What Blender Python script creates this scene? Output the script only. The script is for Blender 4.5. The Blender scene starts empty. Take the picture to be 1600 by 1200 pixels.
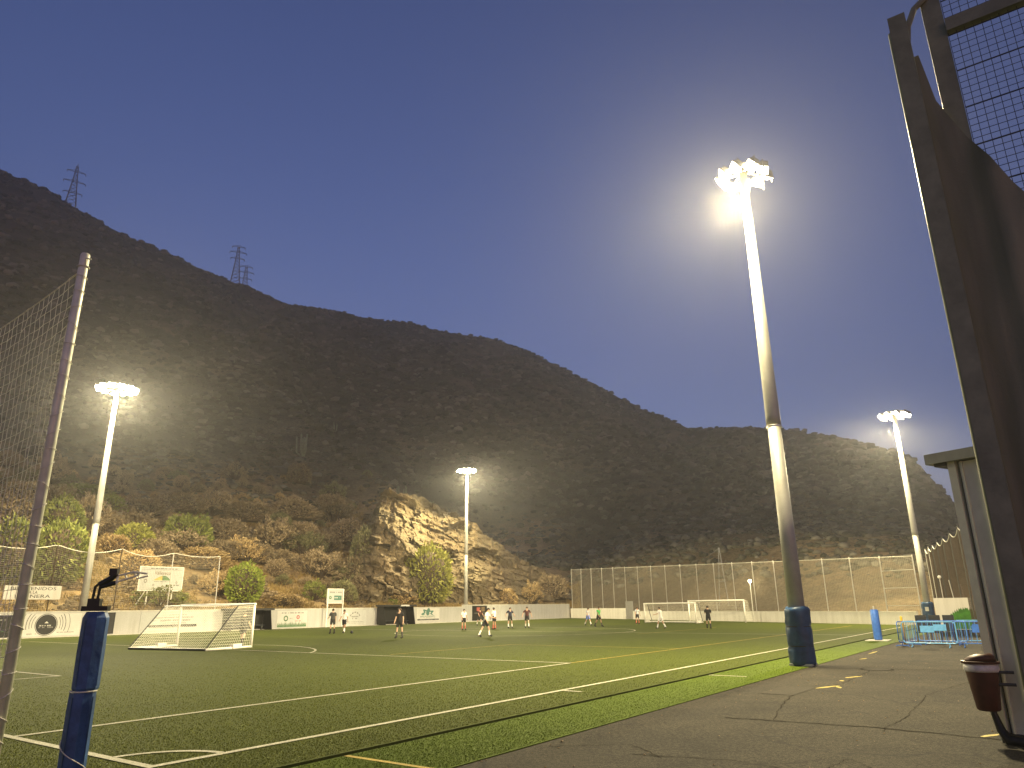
import bpy, bmesh, math, random
import numpy as np
from mathutils import Vector, Matrix
random.seed(7)
rng = np.random.default_rng(11)
R = math.radians
scene = bpy.context.scene
COL = scene.collection

# ---------------------------------------------------------------- camera
CAM_H = 1.8
PITCH, ROLL, FOCAL = R(17.29), R(0.69), 1117.0 / 1600.0 * 36.0
cd = bpy.data.cameras.new("camera")
cd.sensor_width = 36.0
cd.lens = FOCAL
cd.clip_start, cd.clip_end = 0.05, 6000
cam = bpy.data.objects.new("camera", cd)
COL.objects.link(cam)
_f = Vector((0, math.cos(PITCH), math.sin(PITCH)))
_r = Vector((1, 0, 0))
_u = _r.cross(_f)
_r2 = _r * math.cos(ROLL) - _u * math.sin(ROLL)
_u2 = _u * math.cos(ROLL) + _r * math.sin(ROLL)
cam.matrix_world = Matrix(((_r2.x, _u2.x, -_f.x, 0), (_r2.y, _u2.y, -_f.y, 0), (_r2.z, _u2.z, -_f.z, CAM_H), (0, 0, 0, 1)))
scene.camera = cam

# ---------------------------------------------------------------- sky, dusk
world = bpy.data.worlds.new("World")
scene.world = world
world.use_nodes = True
wn = world.node_tree
wn.nodes.clear()
w_out = wn.nodes.new("ShaderNodeOutputWorld")
w_bg = wn.nodes.new("ShaderNodeBackground")
w_sky = wn.nodes.new("ShaderNodeTexSky")
w_sky.sky_type = 'NISHITA'
w_sky.sun_disc = False
SUN_EL, SUN_ROT = R(5), R(165)
w_sky.sun_elevation = SUN_EL
w_sky.sun_rotation = SUN_ROT
w_sky.air_density = 1.0
w_sky.dust_density = 0.6
w_sky.ozone_density = 2.6
w_mul = wn.nodes.new("ShaderNodeMix")
w_mul.data_type = 'RGBA'
w_mul.blend_type = 'MULTIPLY'
w_mul.inputs[0].default_value = 1.0
w_mul.inputs[7].default_value = (1.05, 0.75, 1.10, 1)
wn.links.new(w_sky.outputs[0], w_mul.inputs[6])
wn.links.new(w_mul.outputs[2], w_bg.inputs[0])
wn.links.new(w_bg.outputs[0], w_out.inputs[0])
w_bg.inputs[1].default_value = 0.15
# last glow of the set sun
sd = bpy.data.lights.new("sun", 'SUN')
sd.energy = 0.03
sd.angle = R(30)
sd.color = (1.0, 0.9, 0.85)
sun = bpy.data.objects.new("sun", sd)
COL.objects.link(sun)
sun.rotation_euler = (R(85), 0, R(70))

scene.view_settings.view_transform = 'Standard'
scene.view_settings.look = 'None'
scene.view_settings.exposure = 0.0
scene.view_settings.gamma = 1.0
scene.view_settings.use_curve_mapping = False
scene.render.engine = 'CYCLES'
scene.cycles.use_denoising = True
scene.cycles.max_bounces = 5
scene.cycles.diffuse_bounces = 3
scene.cycles.glossy_bounces = 2
scene.cycles.transparent_max_bounces = 16
scene.cycles.volume_bounces = 0
scene.cycles.sample_clamp_indirect = 4.0

FLOOD_POWER = 39000.0     # wide light of one mast, watts
AIM_POWER = 72000.0        # each of its three beams aimed across the pitch
SPILL_POWER = 6500.0       # light a mast loses in all directions
FLOOD_COLOR = (1.0, 0.85, 0.49)
HAZE_DENSITY = 0.0005

# ---------------------------------------------------------------- the pitch's own axes: L along the near touchline, W across
AZ = R(35.36)
EL = Vector((math.sin(AZ), math.cos(AZ), 0))
EW = Vector((-math.cos(AZ), math.sin(AZ), 0))
UP = Vector((0, 0, 1))
def fw(L, W, z=0.0):
    return EL * L + EW * W + UP * z
def end_L(W):                 # the line of the end wall
    return 62.0 + 0.6228 * W
# ---------------------------------------------------------------- helpers: materials
def nmat(name):
    m = bpy.data.materials.new(name); m.use_nodes = True
    nt = m.node_tree
    return m, nt, nt.nodes["Principled BSDF"]
def node(nt, kind, **kw):
    n = nt.nodes.new(kind)
    for k, v in kw.items():
        if k.startswith('i_'):
            key = k[2:]
            n.inputs[int(key) if key.isdigit() else key].default_value = v
        else:
            setattr(n, k, v)
    return n
def ramp(nt, fac, stops):
    r = nt.nodes.new("ShaderNodeValToRGB"); e = r.color_ramp.elements
    while len(e) < len(stops): e.new(0.5)
    for el, (p, c) in zip(e, stops):
        el.position = p; el.color = (c[0], c[1], c[2], 1)
    nt.links.new(fac, r.inputs[0]); return r.outputs[0]
def mixc(nt, fac, a, b, mode='MIX'):
    m = nt.nodes.new("ShaderNodeMix"); m.data_type = 'RGBA'; m.blend_type = mode
    for s, v in ((0, fac), (6, a), (7, b)):
        if hasattr(v, 'links'): nt.links.new(v, m.inputs[s])
        else: m.inputs[s].default_value = v if s == 0 else (v[0], v[1], v[2], 1)
    return m.outputs[2]
def coords(nt, scale=None, space='Object'):
    tc = nt.nodes.new("ShaderNodeTexCoord"); o = tc.outputs[space]
    if scale is not None:
        mp = nt.nodes.new("ShaderNodeMapping"); mp.inputs['Scale'].default_value = scale
        nt.links.new(o, mp.inputs[0]); o = mp.outputs[0]
    return o
def noise(nt, vec, scale, detail=4, rough=0.55, out=0):
    n = node(nt, "ShaderNodeTexNoise", i_Scale=scale, i_Detail=detail, i_Roughness=rough)
    nt.links.new(vec, n.inputs['Vector']); return n.outputs[out]
def bump(nt, b, h, strength, dist):
    n = node(nt, "ShaderNodeBump", i_Strength=strength, i_Distance=dist)
    nt.links.new(h, n.inputs['Height']); nt.links.new(n.outputs[0], b.inputs['Normal'])
def plain(name, col, rough=0.6, metal=0.0, var=0.25, scale=6.0, bumpy=0.0, bscale=40.0, rand=0.0, spec=0.3):
    """a colour with uneven tone, a little wear and fine relief"""
    m, nt, b = nmat(name)
    v = coords(nt)
    n = noise(nt, v, scale, 5, 0.6)
    lo = [c * (1 - var) for c in col]; hi = [min(1, c * (1 + var)) for c in col]
    c = ramp(nt, n, [(0.3, lo), (0.7, hi)])
    if rand:
        oi = nt.nodes.new("ShaderNodeObjectInfo")
        c = mixc(nt, 1.0, c, ramp(nt, oi.outputs['Random'], [(0, [1 - rand] * 3), (1, [1 + rand] * 3)]), 'MULTIPLY')
    nt.links.new(c, b.inputs['Base Color'])
    b.inputs['Roughness'].default_value = rough; b.inputs['Metallic'].default_value = metal; b.inputs['Specular IOR Level'].default_value = spec
    if bumpy: bump(nt, b, noise(nt, v, bscale, 3), bumpy, 0.02)
    return m
def emit(name, col, strength):
    m, nt, b = nmat(name)
    b.inputs['Base Color'].default_value = (*col, 1)
    b.inputs['Emission Color'].default_value = (*col, 1); b.inputs['Emission Strength'].default_value = strength
    m.cycles.emission_sampling = 'NONE'
    return m
# ---------------------------------------------------------------- helpers: meshes
class MB:
    def __init__(s): s.v = []; s.f = []; s.mi = []
    def add(s, vs, fs, mi=0):
        n = len(s.v); s.v += [tuple(v) for v in vs]
        for f in fs: s.f.append(tuple(i + n for i in f)); s.mi.append(mi)
        return s
    def hexa(s, p, mi=0):      # eight corners: bottom ring then top ring
        return s.add(p, [(3, 2, 1, 0), (4, 5, 6, 7), (0, 1, 5, 4), (1, 2, 6, 5), (2, 3, 7, 6), (3, 0, 4, 7)], mi)
    def box(s, c, sx, sy, sz, ax=None, mi=0):
        c = Vector(c); X, Y, Z = ax or (Vector((1, 0, 0)), Vector((0, 1, 0)), UP)
        X = X * (sx / 2); Y = Y * (sy / 2); Z = Z * (sz / 2)
        return s.hexa([c - X - Y - Z, c + X - Y - Z, c + X + Y - Z, c - X + Y - Z, c - X - Y + Z, c + X - Y + Z, c + X + Y + Z, c - X + Y + Z], mi)
    def lw(s, L0, L1, W0, W1, z0, z1, mi=0):     # a box along the pitch's axes
        return s.hexa([fw(L0, W1, z0), fw(L0, W0, z0), fw(L1, W0, z0), fw(L1, W1, z0), fw(L0, W1, z1), fw(L0, W0, z1), fw(L1, W0, z1), fw(L1, W1, z1)], mi)
    def rings(s, rings, cap=True, mi=0, closed=True):
        n = len(rings[0]); o = len(s.v)
        for r in rings: s.v += [tuple(p) for p in r]
        for k in range(len(rings) - 1):
            for i in range(n if closed else n - 1):
                j = (i + 1) % n
                s.f.append((o + k * n + i, o + k * n + j, o + (k + 1) * n + j, o + (k + 1) * n + i)); s.mi.append(mi)
        if cap and closed:
            s.f.append(tuple(o + i for i in reversed(range(n)))); s.mi.append(mi)
            s.f.append(tuple(o + (len(rings) - 1) * n + i for i in range(n))); s.mi.append(mi)
        return s
    def path(s, pts, r, n=6, mi=0, cap=True):
        pts = [Vector(p) for p in pts]; rr = r if hasattr(r, '__len__') else [r] * len(pts)
        out = []; prev = None
        for i, p in enumerate(pts):
            t = (pts[min(i + 1, len(pts) - 1)] - pts[max(i - 1, 0)])
            t = t.normalized() if t.length > 1e-9 else UP
            a = prev if prev is not None and abs(prev.dot(t)) < 0.9 else (UP if abs(t.z) < 0.9 else Vector((1, 0, 0)))
            x = (a - t * a.dot(t)).normalized(); y = t.cross(x); prev = x
            out.append([p + (x * math.cos(2 * math.pi * k / n) + y * math.sin(2 * math.pi * k / n)) * rr[i] for k in range(n)])
        return s.rings(out, cap, mi)
    def tube(s, a, b, r0, r1=None, n=8, mi=0):
        return s.path([a, b], [r0, r0 if r1 is None else r1], n, mi)
    def disc(s, c, X, Y, r, n=28, mi=0, r0=0.0):
        c = Vector(c)
        pts = [c + (X * math.cos(2 * math.pi * k / n) + Y * math.sin(2 * math.pi * k / n)) * r for k in range(n)]
        if r0 <= 0: return s.add(pts, [tuple(range(n))], mi)
        q = [c + (X * math.cos(2 * math.pi * k / n) + Y * math.sin(2 * math.pi * k / n)) * r0 for k in range(n)]
        return s.add(pts + q, [(k, (k + 1) % n, n + (k + 1) % n, n + k) for k in range(n)], mi)
    def mesh(s, name, mats, smooth=False, off=None):
        me = bpy.data.meshes.new(name)
        vs = s.v if off is None else [(v[0] - off[0], v[1] - off[1], v[2] - off[2]) for v in s.v]
        me.from_pydata(vs, [], s.f)
        for m in (mats if isinstance(mats, (list, tuple)) else [mats]): me.materials.append(m)
        if any(s.mi): me.polygons.foreach_set('material_index', s.mi)
        if smooth: me.polygons.foreach_set('use_smooth', [True] * len(me.polygons))
        me.update(); return me
    def build(s, name, mats, parent=None, smooth=False):
        """world coordinates in; child of an unrotated Empty"""
        off = parent.matrix_world.translation if parent is not None else None
        if parent is not None and parent.parent is not None: off = parent['_o'] if '_o' in parent else off
        me = s.mesh(name, mats, smooth, off)
        return put(name, me, parent)
    def build_local(s, name, mats, parent=None, smooth=False):
        return put(name, s.mesh(name, mats, smooth), parent)
def put(name, me, parent=None):
    o = bpy.data.objects.new(name, me); COL.objects.link(o)
    if parent is not None: o.parent = parent
    return o
def tag(o, label, cat=None, group=None, kind=None):
    if label: o['label'] = label
    if cat: o['category'] = cat
    if group: o['group'] = group
    if kind: o['kind'] = kind
    return o
def thing(name, loc, label, cat, group=None, rz=0.0):
    o = bpy.data.objects.new(name, None); COL.objects.link(o)
    o.location = loc; o.rotation_euler = (0, 0, rz); o.empty_display_size = 0.3
    o.matrix_world = Matrix.Translation(Vector(loc)) @ Matrix.Rotation(rz, 4, 'Z')
    return tag(o, label, cat, group)
def sub(mb, name, mats, part, root, smooth=False):
    """a piece of a part: parts sit at their thing's origin, so coordinates are taken from the thing"""
    me = mb.mesh(name, mats, smooth, root.location)
    return put(name, me, part)
def copy_tree(o, parent=None):
    c = o.copy(); COL.objects.link(c); c.parent = parent
    for ch in list(o.children): copy_tree(ch, c)
    return c
def struct(o): o['kind'] = 'structure'; return o
def text_mb(txt, size, L, W, z, align='CENTER', thick=0.004, lean=0.0, X=None, N=None, width=None):
    """lettering on a vertical face: X reading direction, N out of the face"""
    cu = bpy.data.curves.new("lettering", 'FONT'); cu.body = txt; cu.size = size; cu.align_x = align; cu.align_y = 'CENTER'
    cu.resolution_u = 2; cu.extrude = thick / 2; cu.shear = lean
    ob = bpy.data.objects.new("lettering", cu); COL.objects.link(ob)
    dg = bpy.context.evaluated_depsgraph_get(); me = bpy.data.meshes.new_from_object(ob.evaluated_get(dg))
    X = X or EL; N = N or -EW; o = fw(L, W, z); mb = MB()
    k = 1.0
    if width:
        xs = [v.co.x for v in me.vertices]; k = width / max(1e-6, max(xs) - min(xs))
    mb.add([o + X * (v.co.x * k) + UP * v.co.y + N * (v.co.z + thick / 2) for v in me.vertices], [tuple(p.vertices) for p in me.polygons])
    bpy.data.objects.remove(ob); bpy.data.curves.remove(cu); bpy.data.meshes.remove(me)
    return mb
# ---------------------------------------------------------------- terrain heights
def vnoise(x, y, seed=0):
    x = np.asarray(x, float); y = np.asarray(y, float)
    xi = np.floor(x).astype(np.int64); yi = np.floor(y).astype(np.int64)
    fx = x - xi; fy = y - yi
    fx = fx * fx * fx * (fx * (fx * 6 - 15) + 10); fy = fy * fy * fy * (fy * (fy * 6 - 15) + 10)
    def h(a, b):
        n = (a * 374761393 + b * 668265263 + seed * 1442695041) & 0x7fffffff
        n = ((n ^ (n >> 13)) * 1274126177) & 0x7fffffff
        n = n ^ (n >> 16)
        return (n & 0xffff) / 65535.0
    a = h(xi, yi); b = h(xi + 1, yi); c = h(xi, yi + 1); d = h(xi + 1, yi + 1)
    return (a + (b - a) * fx) * (1 - fy) + (c + (d - c) * fx) * fy - 0.5
def fbm(x, y, octaves=4, seed=0):
    s = 0; a = 1.0
    for o in range(octaves):
        s = s + a * vnoise(x * 2 ** o, y * 2 ** o, seed + o * 17); a *= 0.5
    return s
def toe(azd):                 # distance from the camera to the foot of the hill, by compass angle in degrees
    azd = np.asarray(azd, float); dl = np.radians(azd) - AZ
    dw = 61.2 / np.maximum(np.sin(-dl), 0.05)
    de = 62.0 / np.maximum(np.cos(dl) + 0.6228 * np.sin(dl), 0.05) + 4.0
    d = np.where(azd < 5.2, dw, de)
    return np.clip(np.where(azd > 33, 75 + (azd - 33) * 1.5, d), 55, 140)
#        az   d1  z1    d2  z2    d3   el3   d4   el4   d5   el5
_TAB = [(-90, 14, 5.5, 40, 16.0, 200, 17.0, 380, 23.0, 600, 28.5),
        (-42, 14, 5.5, 40, 16.0, 200, 16.5, 380, 23.0, 600, 28.3),
        (-36, 14, 5.5, 40, 16.5, 200, 16.5, 380, 22.5, 600, 27.3),
        (-31, 14, 5.5, 40, 17.0, 200, 16.5, 380, 22.0, 600, 26.1),
        (-26, 14, 5.5, 38, 17.0, 200, 16.5, 380, 21.0, 600, 24.8),
        (-23, 14, 5.5, 38, 17.0, 195, 16.2, 370, 20.5, 600, 24.0),
        (-19, 14, 5.0, 36, 16.5, 185, 15.4, 340, 19.0, 600, 22.9),
        (-16, 14, 5.0, 34, 15.5, 170, 14.2, 250, 14.5, 600, 22.7),
        (-13.5, 13, 4.5, 32, 15.0, 150, 12.5, 220, 11.5, 600, 22.6),
        (-10, 10, 3.5, 24, 14.0, 128, 9.8, 190, 8.5, 600, 22.2),
        (-8, 9, 3.0, 22, 13.5, 124, 8.2, 190, 7.0, 600, 22.0),
        (-5.5, 9, 3.0, 20, 12.0, 122, 7.0, 180, 6.0, 600, 21.6),
        (-2, 8, 2.5, 17, 9.0, 122, 4.9, 180, 4.5, 590, 21.1),
        (1.3, 8, 2.5, 15, 6.0, 124, 3.0, 175, 3.8, 580, 20.1),
        (5.4, 10, 3.0, 18, 5.5, 135, 2.9, 175, 4.4, 560, 17.8),
        (10.5, 10, 3.0, 18, 6.0, 125, 4.0, 170, 6.0, 520, 15.0),
        (14.4, 10, 3.0, 18, 6.0, 120, 4.2, 170, 6.2, 500, 13.3),
        (17.8, 10, 3.0, 18, 6.0, 115, 4.3, 170, 6.5, 480, 12.8),
        (22.4, 10, 3.0, 18, 6.0, 108, 4.3, 165, 6.5, 450, 12.2),
        (25.7, 10, 3.0, 18, 6.0, 104, 4.0, 160, 6.2, 420, 10.8),
        (28.5, 10, 3.0, 18, 5.5, 104, 3.8, 160, 6.0, 400, 9.8),
        (29.9, 10, 2.5, 18, 5.0, 104, 3.5, 160, 5.5, 390, 8.8),
        (31.0, 10, 2.5, 18, 4.0, 104, 3.0, 160, 4.6, 385, 7.0),
        (31.7, 10, 2.0, 18, 3.5, 104, 2.6, 160, 4.0, 385, 5.8),
        (33.0, 10, 1.0, 18, 2.0, 104, 1.5, 160, 2.2, 380, 3.6),
        (37.0, 10, 0.6, 18, 1.0, 130, 0.8, 200, 1.5, 380, 2.4),
        (90, 10, 0.6, 18, 1.0, 200, 0.5, 260, 1.0, 400, 2.0)]
T_AZ = np.concatenate([np.arange(-78, -46, 1.2), np.arange(-46, 38, 0.22), np.arange(38, 78, 1.4)])
T_U = np.linspace(0, 1, 170)
def build_terrain():
    tab = np.array(_TAB)
    cols = [np.interp(T_AZ, tab[:, 0], tab[:, k]) for k in range(11)]
    d0 = toe(T_AZ)
    k = np.exp(-np.linspace(-2, 2, 9) ** 2); k /= k.sum()
    dp = np.pad(d0, 4, mode='edge'); d0 = np.convolve(dp, k, 'valid')
    D = np.zeros((len(T_AZ), len(T_U))); Z = np.zeros_like(D)
    for i in range(len(T_AZ)):
        _, o1, z1, o2, z2, d3, e3, d4, e4, d5, e5 = [c[i] for c in cols]
        zz = lambda d, e: 1.8 + d * math.tan(math.radians(e))
        dk = [d0[i], d0[i] + o1, d0[i] + o2]
        d3 = max(d3, dk[2] + 12); d4 = max(d4, d3 + 30)
        dk += [d3, d4, d5, d5 * 1.12, d5 * 1.6]
        z5 = zz(d5, e5)
        zk = [0.6, z1, z2, zz(d3, e3), zz(d4, e4), z5, z5 * 0.97, z5 * 0.45]
        dd = np.exp(np.log(dk[0]) + (np.log(dk[-1]) - np.log(dk[0])) * T_U)
        z = np.interp(dd, dk, zk)
        for _ in range(3):
            z[1:-1] = z[1:-1] * 0.5 + 0.25 * (z[:-2] + z[2:])
        D[i], Z[i] = dd, z
    A = np.radians(T_AZ)[:, None]
    X, Y = np.sin(A) * D, np.cos(A) * D
    amp = np.clip((D - D[:, :1]) / 60.0, 0, 1)
    Z = Z + amp * (fbm(X / 60, Y / 60, 4, 3) * np.clip(D / 60, 0.6, 6.0) + fbm(X / 9, Y / 9, 3, 9) * 0.9)
    azd = np.degrees(A) + 0 * D; gw = fbm(X / 110, Y / 110, 3, 61) * 5.0
    gul = -np.abs(vnoise(azd / 3.6 + gw * .5, D / 420.0, 63)) * 2 - .5 * np.abs(vnoise(azd / 1.5 + gw, D / 160.0, 67)) * 2
    Z = Z + np.clip((D - 150) / 90.0, 0, 1) * np.clip((T_U[-1] * D[:, -1:] / 1.6 * .985 - D) / 60, 0, 1) * (gul + .45) * D * .026
    Z = Z + np.clip((D - D[:, :1]) / 6.0, 0, 1) * fbm(X / 4, Y / 4, 3, 21) * 0.5
    return X, Y, Z, D
T_X, T_Y, T_Z, T_D = build_terrain()
def terr(x, y):
    """height of the hill at a point (bilinear on the polar grid)"""
    x = np.atleast_1d(np.asarray(x, float)); y = np.atleast_1d(np.asarray(y, float))
    a = np.degrees(np.arctan2(x, y)); d = np.hypot(x, y)
    fi = np.interp(a, T_AZ, np.arange(len(T_AZ))); i0 = np.clip(fi.astype(int), 0, len(T_AZ) - 2); fa = fi - i0
    out = np.zeros_like(d)
    for s, w in ((0, 1 - fa), (1, fa)):
        la = np.log(T_D[i0 + s, 0]); lb = np.log(T_D[i0 + s, -1])
        u = np.clip((np.log(np.maximum(d, 1e-3)) - la) / (lb - la), 0, 1) * (len(T_U) - 1)
        j = np.clip(u.astype(int), 0, len(T_U) - 2); fu = u - j
        out += w * (T_Z[i0 + s, j] * (1 - fu) + T_Z[i0 + s, j + 1] * fu)
    return out
def tz(x, y):
    return float(terr(x, y)[0])
# ---------------------------------------------------------------- materials
def turf_mat(name, a, b_, dark, sc=1.0):
    m, nt, b = nmat(name)
    v = coords(nt)
    big = noise(nt, v, 0.11, 3, 0.5); mid = noise(nt, coords(nt, (1.1, 2.8, 1)), 0.5, 4, 0.6); fine = noise(nt, v, 38, 5, 0.75)
    c = ramp(nt, big, [(0.36, [x * .82 for x in a]), (0.64, [x * 1.15 for x in b_])])
    c = mixc(nt, 0.55, c, ramp(nt, mid, [(0.3, [x * 0.8 for x in a]), (0.7, [x * 1.15 for x in b_])]))
    lane = noise(nt, coords(nt, (0.9, 0.9, 1)), 3.5, 4, 0.7)
    c = mixc(nt, 0.35, c, ramp(nt, lane, [(0.35, [x * 0.7 for x in a]), (0.65, [x * 1.2 for x in b_])]))
    c = mixc(nt, ramp(nt, fine, [(0.38, (.8, .8, .8)), (0.62, (0, 0, 0))]), c, dark)
    nt.links.new(c, b.inputs['Base Color']); b.inputs['Roughness'].default_value = 0.8; b.inputs['Specular IOR Level'].default_value = 0.08
    bump(nt, b, fine, 0.45, 0.02)
    return m
M = {}
M['turf'] = turf_mat('turf', (0.058, 0.072, 0.009), (0.074, 0.089, 0.012), (0.042, 0.052, 0.007))
M['strip'] = turf_mat('strip_turf', (0.07, 0.102, 0.006), (0.09, 0.127, 0.008), (0.05, 0.075, 0.005))
def blade_mat(name, lo, hi):
    m, nt, b = nmat(name)
    g = nt.nodes.new("ShaderNodeNewGeometry")
    c = ramp(nt, g.outputs['Random Per Island'], [(0, lo), (1, hi)])
    nt.links.new(c, b.inputs['Base Color']); b.inputs['Roughness'].default_value = 0.65
    b.inputs['Specular IOR Level'].default_value = 0.12
    return m
M['blade'] = blade_mat('turf_blade', (0.095, 0.112, 0.012), (0.21, 0.226, 0.033))
M['blade2'] = blade_mat('strip_blade', (0.065, 0.095, 0.005), (0.135, 0.172, 0.011))
M['dry'] = blade_mat('dry_grass_blade', (0.16, 0.10, 0.03), (0.36, 0.26, 0.10))
def line_mat(name, col):
    m, nt, b = nmat(name); v = coords(nt)
    f = noise(nt, v, 45, 4, 0.7); g = noise(nt, v, 2.0, 3)
    c = mixc(nt, ramp(nt, f, [(0.42, (0.55, 0.55, 0.55)), (0.62, (0, 0, 0))]), col, (0.12, 0.12, 0.05))
    c = mixc(nt, 1.0, c, ramp(nt, g, [(0.3, (0.75, 0.75, 0.72)), (0.7, (1, 1, 1))]), 'MULTIPLY')
    nt.links.new(c, b.inputs['Base Color']); b.inputs['Roughness'].default_value = 0.8
    bump(nt, b, f, 0.6, 0.01); return m
M['white_line'] = line_mat('white_turf_line', (0.62, 0.58, 0.44))
M['yellow_line'] = line_mat('yellow_turf_line', (0.50, 0.34, 0.03))
def asphalt():
    m, nt, b = nmat('asphalt'); v = coords(nt)
    f = noise(nt, v, 55, 6, 0.85); g = noise(nt, v, 0.35, 5, 0.6); h = noise(nt, v, 2.2, 4, 0.6); gr = noise(nt, v, 17, 4, 0.8)
    c = ramp(nt, f, [(0.40, (0.014, 0.0122, 0.009)), (0.5, (0.042, 0.0365, 0.027)), (0.60, (0.105, 0.092, 0.070))])
    c = mixc(nt, 1.0, c, ramp(nt, g, [(0.3, (0.62, 0.62, 0.64)), (0.7, (1.15, 1.12, 1.05))]), 'MULTIPLY')
    c = mixc(nt, 0.6, c, ramp(nt, h, [(0.35, (0.7, 0.7, 0.7)), (0.65, (1.1, 1.1, 1.1))]), 'MULTIPLY')
    c = mixc(nt, 0.7, c, ramp(nt, gr, [(0.42, (0.38, 0.38, 0.38)), (0.58, (1.6, 1.58, 1.55))]), 'MULTIPLY')
    # cracks: the edges of large warped cells, broken up
    w = node(nt, "ShaderNodeMixRGB" if False else "ShaderNodeVectorMath", operation='ADD')
    nz = node(nt, "ShaderNodeTexNoise", i_Scale=1.6, i_Detail=5.0); nt.links.new(v, nz.inputs['Vector'])
    sc = node(nt, "ShaderNodeVectorMath", operation='SCALE'); sc.inputs['Scale'].default_value = 0.9
    nt.links.new(nz.outputs[1], sc.inputs[0]); nt.links.new(v, w.inputs[0]); nt.links.new(sc.outputs[0], w.inputs[1])
    vo = node(nt, "ShaderNodeTexVoronoi", feature='DISTANCE_TO_EDGE', i_Scale=0.27); nt.links.new(w.outputs[0], vo.inputs['Vector'])
    k = ramp(nt, vo.outputs['Distance'], [(0.0, (1, 1, 1)), (0.006, (0.5, 0.5, 0.5)), (0.014, (0, 0, 0))])
    kk = mixc(nt, 1.0, k, ramp(nt, noise(nt, v, 0.5, 2), [(0.42, (0, 0, 0)), (0.56, (1, 1, 1))]), 'MULTIPLY')
    c = mixc(nt, kk, c, (0.02, 0.018, 0.016))
    nt.links.new(c, b.inputs['Base Color']); b.inputs['Roughness'].default_value = 0.9; b.inputs['Specular IOR Level'].default_value = 0.15
    bump(nt, b, f, 0.8, 0.012); return m
M['asphalt'] = asphalt()
M['patch'] = plain('asphalt_patch', (0.024, 0.0205, 0.0155), 0.95, 0, 0.35, 60, 0.5, 120, 0.0, 0.03)
M['yellow_paint'] = plain('worn_yellow_paint', (0.36, 0.28, 0.05), 0.7, 0, 0.4, 12)
M['leaf_scrap'] = plain('leaf_scrap', (0.16, 0.10, 0.03), 0.9, 0, 0.4, 30)
M['dark_gap'] = plain('drain_channel', (0.012, 0.012, 0.010), 0.9)
def hill_mat():
    m, nt, b = nmat('hillside'); v = coords(nt)
    a = noise(nt, v, 0.035, 5, 0.6); c1 = noise(nt, v, 0.35, 5, 0.65); f = noise(nt, v, 2.2, 5, 0.7)
    g = nt.nodes.new("ShaderNodeNewGeometry"); sp = nt.nodes.new("ShaderNodeSeparateXYZ"); nt.links.new(g.outputs['Position'], sp.inputs[0])
    soil = ramp(nt, c1, [(0.25, (0.17, 0.12, 0.062)), (0.45, (0.30, 0.215, 0.115)), (0.6, (0.40, 0.305, 0.165)), (0.75, (0.25, 0.21, 0.10))])
    scrub = ramp(nt, f, [(0.25, (0.035, 0.030, 0.022)), (0.5, (0.085, 0.072, 0.05)), (0.75, (0.15, 0.125, 0.085))])
    # higher up the slope the ground is stonier and darker with volcanic scree
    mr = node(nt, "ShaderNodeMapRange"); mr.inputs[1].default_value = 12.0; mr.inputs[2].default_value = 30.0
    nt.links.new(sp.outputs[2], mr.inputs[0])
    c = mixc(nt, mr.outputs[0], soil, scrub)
    mx = node(nt, "ShaderNodeMapRange"); mx.inputs[1].default_value = 3.0; mx.inputs[2].default_value = 16.0; mx.inputs[4].default_value = 0.7; nt.links.new(sp.outputs[0], mx.inputs[0])   # grey brown bank beyond the far goals, darkened in colour to imitate weaker floodlight
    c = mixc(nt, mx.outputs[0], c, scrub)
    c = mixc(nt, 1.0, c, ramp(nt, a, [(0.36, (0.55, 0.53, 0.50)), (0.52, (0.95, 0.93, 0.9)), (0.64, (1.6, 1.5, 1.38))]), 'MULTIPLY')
    c = mixc(nt, 0.5, c, ramp(nt, f, [(0.3, (0.5, 0.5, 0.5)), (0.7, (1.2, 1.2, 1.2))]), 'MULTIPLY')
    nt.links.new(c, b.inputs['Base Color']); b.inputs['Roughness'].default_value = 0.95
    b.inputs['Specular IOR Level'].default_value = 0.1
    bump(nt, b, f, 1.0, 0.5); return m
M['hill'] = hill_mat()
def rock_mat():
    m, nt, b = nmat('ochre_rock'); v = coords(nt)
    a = noise(nt, v, 0.16, 5, 0.6); c1 = noise(nt, coords(nt, (1, 1, 2.2)), 0.9, 6, 0.7); f = noise(nt, v, 4.5, 5, 0.7)
    c = ramp(nt, c1, [(0.25, (0.07, 0.052, 0.028)), (0.45, (0.15, 0.113, 0.06)), (0.6, (0.20, 0.158, 0.083)), (0.78, (0.12, 0.10, 0.062))])
    c = mixc(nt, ramp(nt, a, [(0.45, (0, 0, 0)), (0.7, (0.35, 0.35, 0.35))]), c, (0.22, 0.135, 0.06))
    c = mixc(nt, 0.7, c, ramp(nt, f, [(0.3, (0.45, 0.45, 0.45)), (0.65, (1.15, 1.15, 1.15))]), 'MULTIPLY')
    nt.links.new(c, b.inputs['Base Color']); b.inputs['Roughness'].default_value = 0.9
    bump(nt, b, f, 0.5, 0.15); return m
M['rock'] = rock_mat()
M['stone'] = plain('dry_stone', (0.21, 0.155, 0.09), 0.9, 0, 0.45, 3, 0.5, 14, rand=0.35)
M['ground'] = plain('bare_ground', (0.10, 0.08, 0.055), 0.95, 0, 0.3, 0.2, spec=0.05)
M['iron'] = plain('cast_iron', (0.045, 0.038, 0.028), 0.8, 0, 0.4, 30, 0.5, 60, spec=0.1)
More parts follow.
